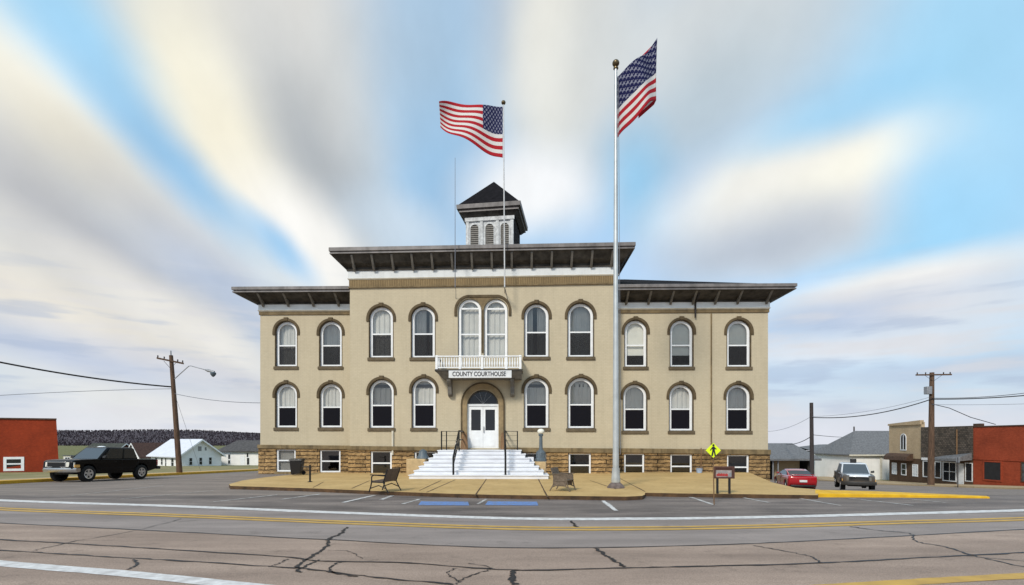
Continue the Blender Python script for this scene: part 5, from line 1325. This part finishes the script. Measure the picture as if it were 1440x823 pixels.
# ------------------------------------------------------------------ utility poles, lamp, wires
def util_pole(name, label, base, top, r0, r1, arm=None, m=None, box=False):
    t = thing(name, label, 'utility pole', base, 0, 'wooden utility poles')
    v = Vector(top)-Vector(base)
    MB().tube([(0,0,-.3), v*.5, v], [r0, (r0+r1)/2, r1], 12).build('pole', m or M['pole_wood'], t, smooth=50)
    if arm:
        dx, dy, dz, drop, tilt = arm; c = v-Vector((0,0,drop))
        a = MB(); d = Vector((dx, dy, 0)).normalized(); q = Vector((-d.y, d.x, 0)); half = dz
        up = Vector((0,0,1)); c = c-q*(r1+.04)
        e0, e1 = c-d*half+up*tilt, c+d*half-up*tilt
        P_ = []
        for zz in (-.06, .06):
            for e, w in ((e0,-1),(e1,-1),(e1,1),(e0,1)): P_.append(e+q*.05*w+up*zz)
        a.hexa(P_); ao = a.build('crossarm', m or M['pole_wood'], t, bevel=.008)
        for f in (-.92, -.45, .55, .92):
            p = c+d*half*f-up*tilt*f; MB().lathe([(.025,.06),(.05,.10),(.035,.14),(.05,.17),(.03,.22)], p, 8).build('insulator', M['cup_dark'], ao, smooth=40)
        bz = MB(); bz.tube([c-d*half*.5-up*.02+q*.03, v-Vector((0,0,drop+.55))-q*(r1)], .014, 5); bz.tube([c+d*half*.5-up*.02+q*.03, v-Vector((0,0,drop+.55))-q*(r1)], .014, 5); bz.build('brace', M['cup_dark'], ao)
    return t
def wp(px, py, Y): return Vector(((px-CX)/F*Y, Y, CAM_H+(HY-py)/F*Y))
YL = 37.6
baseL = ((253-CX)/F*YL, YL, zt((253-CX)/F*YL, YL)); topL = wp(240.5, 500, YL+.1)
upl = util_pole('utility_pole', 'leaning wooden utility pole with a short crossarm, behind the black pickup truck', baseL, topL, .20, .13, (1.0,.35,.85,.42,.16))
MB().tube([topL-Vector(baseL)-Vector((0,0,.05)), topL-Vector(baseL)+Vector((-.02,0,.35))], .045, 8).build('top_pin', M['grey_metal'], upl)
j = Vector(baseL).lerp(topL, .80)
sl_ = thing('street_lamp', 'street lamp on a bent arm bolted to the leaning pole at the left', 'street lamp', j)
k1, k2, k3 = wp(265.5,515,YL)-j, wp(288,520,YL-.3)-j, wp(299,523,YL-.4)-j
MB().tube([(.1,0,0), k1, k1+Vector((.15,0,.02)), k2], [.035,.032,.03,.03], 8).build('arm', M['grey_metal'], sl_, smooth=50)
MB().tube([k2, k2.lerp(k3,.4), k3+Vector((.12,0,-.02))], [.04,.11,.08], 10).build('hood', M['grey_metal'], sl_, smooth=50)
MB().lathe([(.01,-.36),(.10,-.30),(.19,-.16),(.20,-.06),(.12,.0)], k3+Vector((.04,0,-.02)), 14).build('lamp_head', M['lampblue'], sl_, smooth=50)

def wire(name, label, pts, r, m, sag=0, on=0):
    if len(pts) == 2:
        a, b = pts; n = 20; pts = [a.lerp(b, k/n)-Vector((0,0,sag*4*(k/n)*(1-k/n))) for k in range(n+1)]
        if on:      # carries on to the next pole outside the picture
            e = b+(b-a)*on; e.z = b.z+1.2; pts += [b.lerp(e, k/10)-Vector((0,0,.5*4*(k/10)*(1-k/10))) for k in range(1, 11)]
    return tag(MB().tube(pts, r, 6).build(name, m, smooth=80), label, 'wire', 'overhead wires')
jl = lambda f: Vector(baseL).lerp(topL, f)
wire('overhead_wire', 'thick black cable running left from the leaning pole to the picture edge', [jl(.735), wp(-60, 497, 30)], .055, M['cable'], .25, 4)
wire('overhead_wire', 'thin grey wire running level to the left of the leaning pole', [jl(.72), wp(-60, 560, 33)], .018, M['cable_grey'], -.1, 4)
wire('overhead_wire', 'thin service wire from the leaning pole to the left wall of the courthouse', [jl(.68), Vector(to_world(XL-.02, 3.0, 4.05))], .020, M['cable_grey'], .25)
wire('guy_wire', 'thin grey guy wire slanting down left of the leaning pole', [jl(.70), Vector((baseL[0]-2.4, YL+6.5, zt(baseL[0]-2.4, YL+6.5)))], .010, M['cable_grey'], 0)

YR = 44.0
xr_ = (1309-CX)/F*YR
baseR = (xr_, YR, zt(xr_, YR)); topR = wp(1310.5, 524, YR)
upr = util_pole('utility_pole', 'tall brown utility pole with a wide crossarm and box, before the shops at right', baseR, topR, .26, .17, (1.0,-.1,1.42,.22,.0))
bxv = topR-Vector(baseR)-Vector((.42,.10,1.55)); MB().box(bxv.x-.22, bxv.x+.22, bxv.y-.2, bxv.y+.2, bxv.z-.33, bxv.z+.33).build('transformer_box', M['grey_metal'], upr, bevel=.03)
YM = 50; xm2 = (1142-CX)/F*YM; baseM = (xm2, YM, zt(xm2, YM)); topM = wp(1141, 566.5, YM)
upm = util_pole('utility_pole', 'plain dark utility pole without a crossarm, behind the red sports car', baseM, topM, .20, .16, None, M['pole_dark'])
YF = 92; xf = (1201-CX)/F*YF; baseF = (xf, YF, zt(xf, YF)); topF = wp(1201, 600, YF)
util_pole('utility_pole', 'distant thin grey utility pole rising behind the white building', baseF, topF, .16, .11, None, M['pole_dark'])
jm = lambda py: wp(1142, py, YM-.15); jr = lambda py: wp(1310, py, YR-.15)
wire('overhead_wire', 'heavy black cable sagging between the two nearer poles on the right', [jm(587), jr(561.5)], .045, M['cable'], .55)
wire('overhead_wire', 'thin wire just above the heavy cable between the two right poles', [jm(586), jr(558)], .016, M['cable_grey'], .35)
wire('overhead_wire', 'heavy black cable running right from the tall brown pole over the red brick shop', [jr(561.5), wp(1520, 548, 38)], .045, M['cable'], .2, 3)
wire('overhead_wire', 'upper thin cable running right from the tall brown pole to the picture edge', [jr(560), wp(1520, 541, 38)], .025, M['cable'], .3, 3)
wire('overhead_wire', 'faint lower wire running right from the tall brown pole to the picture edge', [jr(569), wp(1520, 565, 38)], .016, M['cable_grey'], .1, 3)
wire('service_wire', 'black service wire curving from the tall brown pole down to the red shop roof', [jr(568), wp(1335, 574, 43.5), wp(1365, 587, 43.2), wp(1400, 597, 43)], .03, M['cable'])
wire('overhead_wire', 'faint wire going left from the plain dark pole towards the courthouse', [jm(585), wp(1075, 607, 58)], .016, M['cable_grey'], .4)
wire('service_wire', 'black wire from the plain dark pole down to the grey garage roof', [jm(613), wp(1105, 624.5, 62)], .035, M['cable'], .3)
wire('overhead_wire', 'thin black wire from the plain dark pole back to the distant pole', [jm(611.5), wp(1201, 615, YF), ], .03, M['cable'], .1)

# ------------------------------------------------------------------ town buildings
def facade_window(parent, o, ux_, w, z0, z1, m_frame, m_pane, fw=.08, mull=0, bar=0, deep=.03, name='window'):
    """o: lower left point on the facade, ux_: unit vector along it to the viewer's right; outward normal is to the viewer"""
    o = Vector(o); ux_ = Vector(ux_).normalized(); nrm = Vector((ux_.y, -ux_.x, 0))
    def tr(mb):
        mb.v = [tuple(o+ux_*p[0]+nrm*(-p[1])+Vector((0,0,p[2]))) for p in mb.v]; return mb
    mb = MB(); mb.ring(rect(0, w, z0, z1), rect(fw, w-fw, z0+fw, z1-fw), -deep-.02, .01)
    for k in range(mull): mb.box(w*(k+1)/(mull+1)-fw*.3, w*(k+1)/(mull+1)+fw*.3, -deep-.01, .0, z0+fw, z1-fw)
    for k in range(bar): mb.box(fw, w-fw, -deep-.006, .0, z0+(z1-z0)*(k+1)/(bar+1)-fw*.3, z0+(z1-z0)*(k+1)/(bar+1)+fw*.3)
    f = tr(mb).build(name, m_frame, parent)
    tr(MB().box(fw*.5, w-fw*.5, -deep+.012, .008, z0+fw*.5, z1-fw*.5)).build('pane', m_pane, f)
    return f
M['winglass'] = mat('shop_glass', (.022,.024,.028), .06, .2, 1.5, spec=.6)
M['winglass2'] = mat('pale_window_glass', (.10,.11,.125), .1, .3, 2, spec=.6)

# red brick building at the far left
B = thing('brick_building', 'low red brick building with one small white window, at the left edge', 'building', (-39.9, 45, -1.2))
ul = Vector((-3.5, -1.6, 0)).normalized(); ur = -ul; nb = Vector((ur.y, -ur.x, 0))
ln_, dp = 14.0, 9.0
c0 = Vector((0,0,0)); c1 = c0+ul*ln_; bk_ = Vector((-.70,.72,0))*dp
h0, h1 = 1.85+(HY-590.5)/F*45+1.2, 1.85+(HY-590.5)/F*45+1.2
wl_ = MB(); 
wl_.hexa([c1+Vector((0,0,-.6)), c0+Vector((.15,0,-.6)), c0+bk_+Vector((.15,0,-.6)), c1+bk_+Vector((0,0,-.6)), c1+Vector((0,0,h0)), c0+Vector((-.15,0,h0)), c0+bk_+Vector((-.15,0,h0)), c1+bk_+Vector((0,0,h0))]); wl_.build('wall', M['redbrick'], B)
cp_ = MB(); e = nb*.06; cp_.hexa([c1+e+Vector((0,0,h0-.0)), c0+e+Vector((-.10,0,h0)), c0+bk_+Vector((-.10,0,h0)), c1+bk_+Vector((0,0,h0)), c1+e+Vector((0,0,h0+.12)), c0+e+Vector((-.10,0,h0+.12)), c0+bk_+Vector((-.10,0,h0+.12)), c1+bk_+Vector((0,0,h0+.12))]); cp_.build('coping', M['awning'], B)
facade_window(B, c0+ul*3.62, ur, 1.35, .35, 1.55, M['white'], M['winglass'], .20, 0, 1)
tag(patch('grass_verge', -60, -27.2, 24, 75, .0, mat('winter_grass', (.30,.235,.12), .95, .3, .5, .4, 8, col2=(.15,.15,.05), detail=8)), kind='structure')

def gable_house(name, label, loc, rz, w, d, eave, ridge, m_wall, m_roof, ov=.35, wins=(), cat='house', axis='y', side_wins=()):
    """front gable faces local -y"""
    t = thing(name, label, cat, loc, rz)
    wl = MB(); a = [(-w/2,0,-1),(w/2,0,-1),(w/2,0,eave),(0,0,ridge),(-w/2,0,eave)]
    wl.prism(a, [(p[0], d, p[2]) for p in a]); wl.build('wall', m_wall, t)
    rf = MB(); s = (ridge-eave)/(w/2)
    for sd in (-1, 1):
        e = (w/2+ov); za = eave-s*ov
        rf.hexa([(sd*e,-ov,za),(0,-ov,ridge),(0,d+ov,ridge),(sd*e,d+ov,za),(sd*e,-ov,za+.14),(0,-ov,ridge+.16),(0,d+ov,ridge+.16),(sd*e,d+ov,za+.14)])
    rf.build('roof', m_roof, t)
    rk = MB()
    for sd in (-1, 1):
        e = (w/2+ov); za = eave-s*ov
        rk.hexa([(sd*e,-ov-.03,za-.12),(0,-ov-.03,ridge-.12),(0,-ov-.003,ridge-.12),(sd*e,-ov-.003,za-.12),(sd*e,-ov-.03,za+.12),(0,-ov-.03,ridge+.14),(0,-ov-.003,ridge+.14),(sd*e,-ov-.003,za+.12)])
    rk.build('barge_board', M['white'], t)
    for x, z0, z1, ww in wins: facade_window(t, (x, 0, 0), (1,0,0), ww, z0, z1, M['white'], M['winglass'], .07, 0, 1)
    for y, z0, z1, ww in side_wins: facade_window(t, (-w/2, y, 0), (0,-1,0), ww, z0, z1, M['white'], M['winglass'], .07, 0, 1)
    return t
# white house with a pale metal roof: gable to the right-front, eave side to the left
Yh = 80; xg = (281-CX)/F*Yh
zg = 1.85-(659-HY)/F*Yh
gh = gable_house('white_house', 'white house with a pale metal roof and three dark windows in its gable', (xg+.2, Yh, zg), R(57), 6.2, 9.5, 2.15, 4.45, M['white_siding'], M['roof_metal'], .5,
    wins=[(-1.8,.55,1.75,.55),(-.35,.55,1.75,.55),(1.1,.55,1.75,.55)], side_wins=[(2.6,.4,1.7,.9),(4.6,.3,1.7,.5),(6.0,.5,1.7,.7),(8.0,.4,1.7,.9)])
MB().box(-.45,.05,-.03,.0,2.75,3.45).build('gable_vent', M['greyblind'], gh); MB().box(.55,.8,-.03,.0,2.8,3.3).build('gable_vent', M['greyblind'], gh)
# white low house with a grey roof, to its right
Yw = 86; xw0 = (308-CX)/F*Yw; zw = 1.85-(657-HY)/F*Yw
W2 = thing('white_house', 'long low white house with a dark grey roof, against the left wing', 'house', (xw0, Yw, zw), 0)
MB().box(0, 12, 0, 7, -1, 2.7).build('wall', M['white_block'], W2)
MB().add([(-.4,-.5,2.55),(12.4,-.5,2.55),(12.4,7.5,2.55),(-.4,7.5,2.55),(1.2,3.5,4.5),(12.4,3.5,4.5),(-.4,-.5,2.7),(12.4,-.5,2.7),(12.4,7.5,2.7),(-.4,7.5,2.7)], [(0,1,7,6),(1,2,8,7),(2,3,9,8),(3,0,6,9),(3,2,1,0),(6,7,5,4),(7,8,5),(8,9,4,5),(9,6,4)]).build('roof', M['roof_dark'], W2)
for x, z0, z1, w in ((1.5,1.3,2.2,.45),(1.5,.5,1.2,.45),(4.65,.35,1.6,.5),(4.6,1.6,2.4,.4)): facade_window(W2, (x,0,0), (1,0,0), w, z0, z1, M['white'], M['winglass'], .06, 0, 0)
MB().box(3.6, 4.35, -.04, .0, .0, 1.95).build('door', M['white'], W2)
# small white gabled shed and brown roofed house behind
Yk = 98
gable_house('white_house', 'small white gable-ended house with a brown roof behind the pickup truck', ((187-CX)/F*Yk, Yk, 1.85-(664-HY)/F*Yk), R(-24), 4.4, 5.5, 3.0, 5.45, M['white_siding'], M['roof_brown'], .35, wins=[(-.2,3.3,4.0,.5)])
Yd = 120
gable_house('dark_house', 'dark house with a low grey-green roof glimpsed above the pickup cab', ((158-CX)/F*Yd, Yd+4, 1.85-(660-HY)/F*Yd), R(80), 8, 9, 3.3, 5.9, mat('dark_red_boards', (.09,.03,.025), .8), mat('mossy_roof', (.055,.06,.05), .9, .3, 2), .4)
# pale shed with dark window panels by the field
Ysd = 95
sh = thing('field_shed', 'small pale shed with dark openings at the edge of the field', 'shed', ((95-CX)/F*Ysd, Ysd, 1.85-(652-HY)/F*Ysd), R(10))
MB().box(-.7,.7,0,1.6,-.8,1.45).build('wall', M['cream'], sh); MB().hexa([(-.8,-.15,1.46),(.8,-.15,1.46),(.8,1.75,1.30),(-.8,1.75,1.30),(-.8,-.15,1.56),(.8,-.15,1.56),(.8,1.75,1.40),(-.8,1.75,1.40)]).build('roof', M['roof_grey'], sh)
facade_window(sh, (-.45,0,0), (1,0,0), .9, .25, 1.2, M['white'], M['winglass'], .08, 1, 1)
# vehicle roof and things seen over the pickup: a red and white van far behind
vn = thing('parked_van', 'distant red and dark van with a white rounded top, seen over the pickup cab', 'van', ((150-CX)/F*88, 88, zt(-70, 88)+.1), R(0))
body = [(-2.6,.5),(-2.6,2.3),(1.5,2.3),(2.1,1.5),(2.7,1.35),(2.7,.5)]
MB().prism([(x,-.9,z) for x,z in body], [(x,.9,z) for x,z in body]).build('body', M['redlens'], vn, bevel=.08)
MB().lathe([(.95,2.32),(.9,2.7),(.65,3.0),(.3,3.15)], (-.9,0,0), 16).build('roof_pod', M['white'], vn, smooth=50)
for x in (-1.6, 1.7):
    for s in (-1,1): wheel_part(vn, x, s*.8, .36, .22)
MB().hexa([(1.5,-.8,1.55),(2.07,-.8,1.55),(2.07,.8,1.55),(1.5,.8,1.55),(1.45,-.75,2.2),(1.55,-.75,2.25),(1.55,.75,2.25),(1.45,.75,2.2)]).build('windscreen', M['carglass'], vn)

# right-hand side: grey garage, white block building, grey roofed white house, shops
Yg = 60; zg = zt(33, 60)
GA = thing('garage', 'low garage with a wide grey shingle roof, behind the red sports car', 'garage', (24, Yg, zg))
ex = 35.6-24
hE = CAM_H+(HY-648)/F*(Yg-.8)-zg
for b_ in ((0, 6.0, 0, .2), (ex-.9, ex-.4, 0, .2), (0, ex-.4, 6, 6.2), (ex-.6, ex-.4, .203, 5.997)): MB().box(*b_, -.5, hE).build('wall', M['cup_dark'], GA)
MB().box(7.2, 10.2, .9, 1.0, -.3, hE).build('garage_door', M['pave_far'], GA)
for x in (6.4, 7.0, 10.8): MB().box(x-.06, x+.06, -.4, -.28, -.4, hE+.1).build('porch_post', M['grey_metal'], GA)
MB().box(5.9, ex-.5, 2.4, 2.5, -.4, hE).build('back_wall', M['dark'], GA)
zr_ = CAM_H+(HY-624.5)/F*(Yg+4)-zg
MB().hexa([(-.4,-.8,hE),(ex+.2,-.8,hE),(ex-.6,4,zr_),(-.4,4,zr_),(-.4,-.8,hE+.22),(ex+.2,-.8,hE+.22),(ex-.6,4,zr_+.1),(-.4,4,zr_+.1)]).hexa([(-.4,4.003,zr_),(ex-.6,4.003,zr_),(ex+.2,8,hE),(-.4,8,hE),(-.4,4.003,zr_+.1),(ex-.6,4.003,zr_+.1),(ex+.2,8,hE+.2),(-.4,8,hE+.2)]).build('roof', M['roof_grey'], GA)

Yb = 70; zb_ = zt(44, 70); x0b = (1146-CX)/F*Yb
WB = thing('white_building', 'plain white low building with a wavy grey roof edge, between garage and grey-roofed house', 'building', (x0b, Yb, zb_))
hB = CAM_H+(HY-636)/F*Yb-zb_
MB().box(0, 11, 0, 9, -.5, hB).build('wall', M['white_block'], WB)
rp = []; 
for k in range(13):
    x = -.3+k*11.6/12; rp.append((x, hB+.62+.22*math.sin(k*.55-.4)+(.5*(k/12)**2)))
mb = MB(); n = len(rp)
mb.v = [(x,-.3,hB+.003) for x,z in rp]+[(x,-.3,hB+.12) for x,z in rp]+[(x,3.5,z+.15) for x,z in rp]+[(x,9.2,hB+.05) for x,z in rp]
mb.f = [(r_*n+k, r_*n+k+1, (r_+1)*n+k+1, (r_+1)*n+k) for r_ in range(3) for k in range(n-1)]
mb.build('roof', M['roof_grey'], WB)
MB().box(.5, 5, -2.2, -2.0, -.5, .75).build('low_wall', M['pave_far'], WB); 
MB().box(1.0, 1.04, -.03, .0, 0, hB-.3).build('drain', M['grey_metal'], WB)
MB().box(4.6, 5.5, -.04, .0, 0, 2.0).build('door', M['white'], WB)

Yq = 61.5; zq = zt(43, 61.5); x0q = (1196-CX)/F*Yq
GH = thing('white_house', 'white house with a steep grey shingle roof beside the tan shop', 'house', (x0q, Yq, zq))
hQ = CAM_H+(HY-641)/F*(Yq-.3)-zq; zrq = CAM_H+(HY-606)/F*(Yq+3.6)-zq
MB().box(0, 10, 0, 7.2, -.5, hQ).build('wall', M['white_block'], GH)
MB().add([(-.35,-.35,hQ),(10.4,-.35,hQ),(10.4,7.5,hQ),(-.35,7.5,hQ),(2.9,3.6,zrq),(10.4,3.6,zrq),(-.35,-.35,hQ+.15),(10.4,-.35,hQ+.15),(10.4,7.5,hQ+.15),(-.35,7.5,hQ+.15)], [(0,1,7,6),(1,2,8,7),(2,3,9,8),(3,0,6,9),(3,2,1,0),(6,7,5,4),(7,8,5),(8,9,4,5),(9,6,4)]).build('roof', M['roof_grey'], GH)
MB().box(-.38, 4.4, -.40, -.355, hQ-.02, hQ+.14).build('gutter', M['cream'], GH)
MB().box(3.55, 3.75, -.1, -.003, -.4, hQ).build('corner_board', M['cream'], GH)

# shops along the far pavement, fronts facing the side street (x about 41)
def shopfront(name, label, ya, yb_, xa_, xb_, h, dp, base_z, coping=None):
    """front from (xa, ya) far end to (xb, yb) near end"""
    t = thing(name, label, 'shop', (xa_, ya, base_z))
    u = Vector((xb_-xa_, yb_-ya, 0)); L_ = u.length; u.normalize(); q = Vector((-u.y, u.x, 0))
    if q.x < 0: q = -q
    return t, u, q, L_
xS = 41.3
yA, yB_, yC, yD = 57.0, 51.6, 45.9, 36.0
def shop_wall(t, u, q, L_, dp, z0, z1, m, name='wall', y0=0, y1=None, off=0, z1b=None):
    y1 = L_ if y1 is None else y1; z1b = z1 if z1b is None else z1b
    a, b = u*y0-q*off, u*y1-q*off
    P_ = [a+Vector((0,0,z0)), b+Vector((0,0,z0)), b+q*dp+Vector((0,0,z0)), a+q*dp+Vector((0,0,z0)), a+Vector((0,0,z1)), b+Vector((0,0,z1b)), b+q*dp+Vector((0,0,z1b)), a+q*dp+Vector((0,0,z1))]
    return MB().hexa(P_).build(name, m, t)
bz = zt(xS, 54)
t, u, q, L_ = shopfront('tan_shop', 'tan brick shop with one arched upper window and a brown awning', yA, yB_, xS+.7, xS, 6, 9, bz)
hh = CAM_H+(HY-594)/F*54-bz
shop_wall(t, u, q, L_, 9, -1, 2.55, M['brown_wall']); shop_wall(t, u, q, L_, .3, 2.553, hh-.30, M['tan_siding'], 'upper_wall', off=.02, z1b=hh-.05); shop_wall(t, u, q, L_, 8.6, 2.553, hh-1.4, M['tan_siding'], 'side_wall', off=-.33)
shop_wall(t, u, q, L_, .35, hh-.297, hh-.10, M['tan_siding'], 'cornice', off=.16, z1b=hh+.14)
aw = MB(); prof = [(-.02,3.05),(.35,2.98),(.62,2.72),(.70,2.30),(-.02,2.30)]
aw.prism([u*.15-q*o+Vector((0,0,z)) for o, z in prof], [u*(L_-1.3)-q*o+Vector((0,0,z)) for o, z in prof]); aw.build('awning', M['awning'], t, bevel=.02)
for k, f in enumerate((.10, .40, .74)):
    w = .85
    facade_window(t, u*(L_*f), u, w, .72, 1.98, M['white'], M['sign_white'] if k != 1 else M['winglass'], .09, 0 if k == 1 else 1, 3 if k != 1 else 1, deep=.03)
# arched double window upstairs
o0 = u*(L_*.38)-q*.022; wf = 1.0
mb = MB(); out = arch(0, wf, 3.35, 5.15); inr = arch(.10, wf-.10, 3.45, 5.05); mb.ring(out, inr, -.05, .02); mb.box(wf/2-.06, wf/2+.06, -.04, .015, 3.4, 5.0)
mb.v = [tuple(o0+u*p[0]+q*p[1]+Vector((0,0,p[2]))) for p in mb.v]; wu = mb.build('window', M['sign_white'], t)
mb = MB(); pa = arch(.05, wf-.05, 3.4, 5.1); mb.prism([(x,-.005,z) for x,z in pa], [(x,-.03,z) for x,z in pa]); mb.v = [tuple(o0+u*p[0]+q*p[1]+Vector((0,0,p[2]))) for p in mb.v]; mb.build('pane', M['winglass'], wu)

bz2 = zt(xS, 49)
t, u, q, L_ = shopfront('shingled_shop', 'dark shingle-fronted shop with a grey canopy and a white door', yB_-.01, yC, xS, xS+.05, 5, 9, bz2)
hh = CAM_H+(HY-600)/F*48.8-bz2
shop_wall(t, u, q, L_, 9, -1, 2.5, M['brown_wall']); shop_wall(t, u, q, L_, 5, 2.503, hh, M['shingle'], 'upper_wall', off=.10)
shop_wall(t, u, q, L_, .3, 2.25, 2.50, M['sign_white'], 'fascia', y0=.1, y1=2.7, off=.14)
cn = MB(); cn.hexa([u*2.6-q*1.5+Vector((0,0,2.3)), u*5.68-q*1.5+Vector((0,0,2.35)), u*5.68-q*.11+Vector((0,0,2.45)), u*2.6-q*.11+Vector((0,0,2.45)), u*2.6-q*1.5+Vector((0,0,2.5)), u*5.68-q*1.5+Vector((0,0,2.6)), u*5.68-q*.11+Vector((0,0,3.1)), u*2.6-q*.11+Vector((0,0,2.75))]); cn.build('canopy', M['roof_grey'], t)
pp_ = MB(); p0 = u*4.15-q*.12; pp_.tube([p0+Vector((0,0,2.9)), p0+Vector((0,0,hh-.3))], .06, 6); pp_.build('vent_pipe', M['wood'], t)
facade_window(t, u*.15, u, 2.2, .55, 2.2, M['sign_white'], M['winglass'], .10, 2, 0)
facade_window(t, u*2.5, u, 1.5, .35, 2.2, M['sign_white'], M['winglass'], .09, 1, 1)
shop_wall(t, u, q, L_, .1, .0, 2.1, M['sign_white'], 'door', y0=4.1, y1=4.75, off=.06)
facade_window(t, u*4.9, u, .75, .5, 2.2, M['sign_white'], M['winglass'], .07, 0, 0)

bz3 = zt(xS, 43)
t, u, q, L_ = shopfront('brick_shop', 'red brick shop with two dark front windows, at the right edge', yC-.01, yD, xS+.05, xS+.1, 5.3, 9, bz3)
h_a = CAM_H+(HY-601)/F*45.9-bz3
shop_wall(t, u, q, L_, 9, -1.2, h_a, M['redbrick_r'], z1b=h_a)
shop_wall(t, u, q, L_, .35, h_a+.003, h_a+.10, M['awning'], 'coping', off=.05)
shop_wall(t, u, q, .7, .35, h_a+.103, h_a+.32, M['awning'], 'chimney_cap', y0=.0, y1=.7, off=.02)
shop_wall(t, u, q, L_, .1, 2.15, 2.24, M['redbrick_r'], 'string_course', off=.05)
facade_window(t, u*.95, u, 1.75, .35, 2.1, M['redbrick_r'], M['dark'], .12, 0, 0)
facade_window(t, u*4.3, u, 1.6, .5, 2.1, M['awning'], M['winglass2'], .08, 0, 1)
facade_window(t, u*7.0, u, 1.6, .5, 2.1, M['awning'], M['winglass2'], .08, 0, 1)
# kerbside sign post
kx, ky = (1347-CX)/F*40.2, 40.2
kp = thing('sign_post', 'thin dark post with a small plate at the kerb before the white shop door', 'sign', (kx, ky, zt(kx, ky)))
MB().tube([(0,0,0),(0,0,2.35)], .035, 6).build('post', M['pole_dark'], kp); MB().box(-.02, .02, -.15, .15, 1.95, 2.4).build('plate', M['grey_metal'], kp)

# ------------------------------------------------------------------ far hill with bare woods
rt_ = random.Random(5)
def hill_h(x, y):
    r = 14.6+2.2*math.sin(x*.011+1)+1.2*math.sin(x*.027)
    return -4+r*sst(440, 640, y)*sst(40, -160, x)
mb = MB(); xs = [-1400+20*k for k in range(78)]; ys = [420+20*k for k in range(18)]; n = len(xs)
mb.v = [(x, y, hill_h(x, y)) for y in ys for x in xs]; mb.f = [(j*n+i, j*n+i+1, (j+1)*n+i+1, (j+1)*n+i) for j in range(len(ys)-1) for i in range(n-1)]
tag(mb.build('hill', mat('hill_leaf_litter', (.060,.047,.058), .95, .15, .03), smooth=80), kind='structure')
wd = MB()
for k in range(9500):
    y = rt_.uniform(430, 655); x = rt_.uniform(-1.15, -.20)*y*.92
    z = hill_h(x, y); H_ = rt_.uniform(1.0, 2.6)
    for b in range(8):
        a = rt_.uniform(0, math.pi); l = H_*rt_.uniform(.55, 1.0); sp = rt_.uniform(.1, .45)*H_; w = rt_.uniform(.12,.38)
        dx, dy = math.cos(a), math.sin(a); bx_ = z+H_*rt_.uniform(0, .35); tx_ = rt_.uniform(-1,1)*sp
        wd.add([(x-dx*w*.5, y-dy*w*.5, bx_), (x+dx*w*.5, y+dy*w*.5, bx_), (x+dx*(tx_+w), y+dy*(tx_+w), z+l*.8), (x+dx*tx_, y+dy*tx_, z+l)], [(0,1,2,3)])
me = bpy.data.meshes.new('bare_woods'); me.from_pydata(wd.v, [], wd.f)
tw_m = mat('bare_twigs', (.056,.046,.057), .95, .2, .02, col2=(.048,.039,.049), spec=0)
nn_ = tw_m.node_tree.nodes.new('ShaderNodeCombineXYZ'); nn_.inputs[1].default_value = -.5; nn_.inputs[2].default_value = .86
tw_m.node_tree.links.new(nn_.outputs[0], tw_m.node_tree.nodes['Principled BSDF'].inputs['Normal'])
tag(link('bare_woods', me, tw_m), 'far dark purple-brown leafless woods covering the hill', 'woods', kind='stuff')
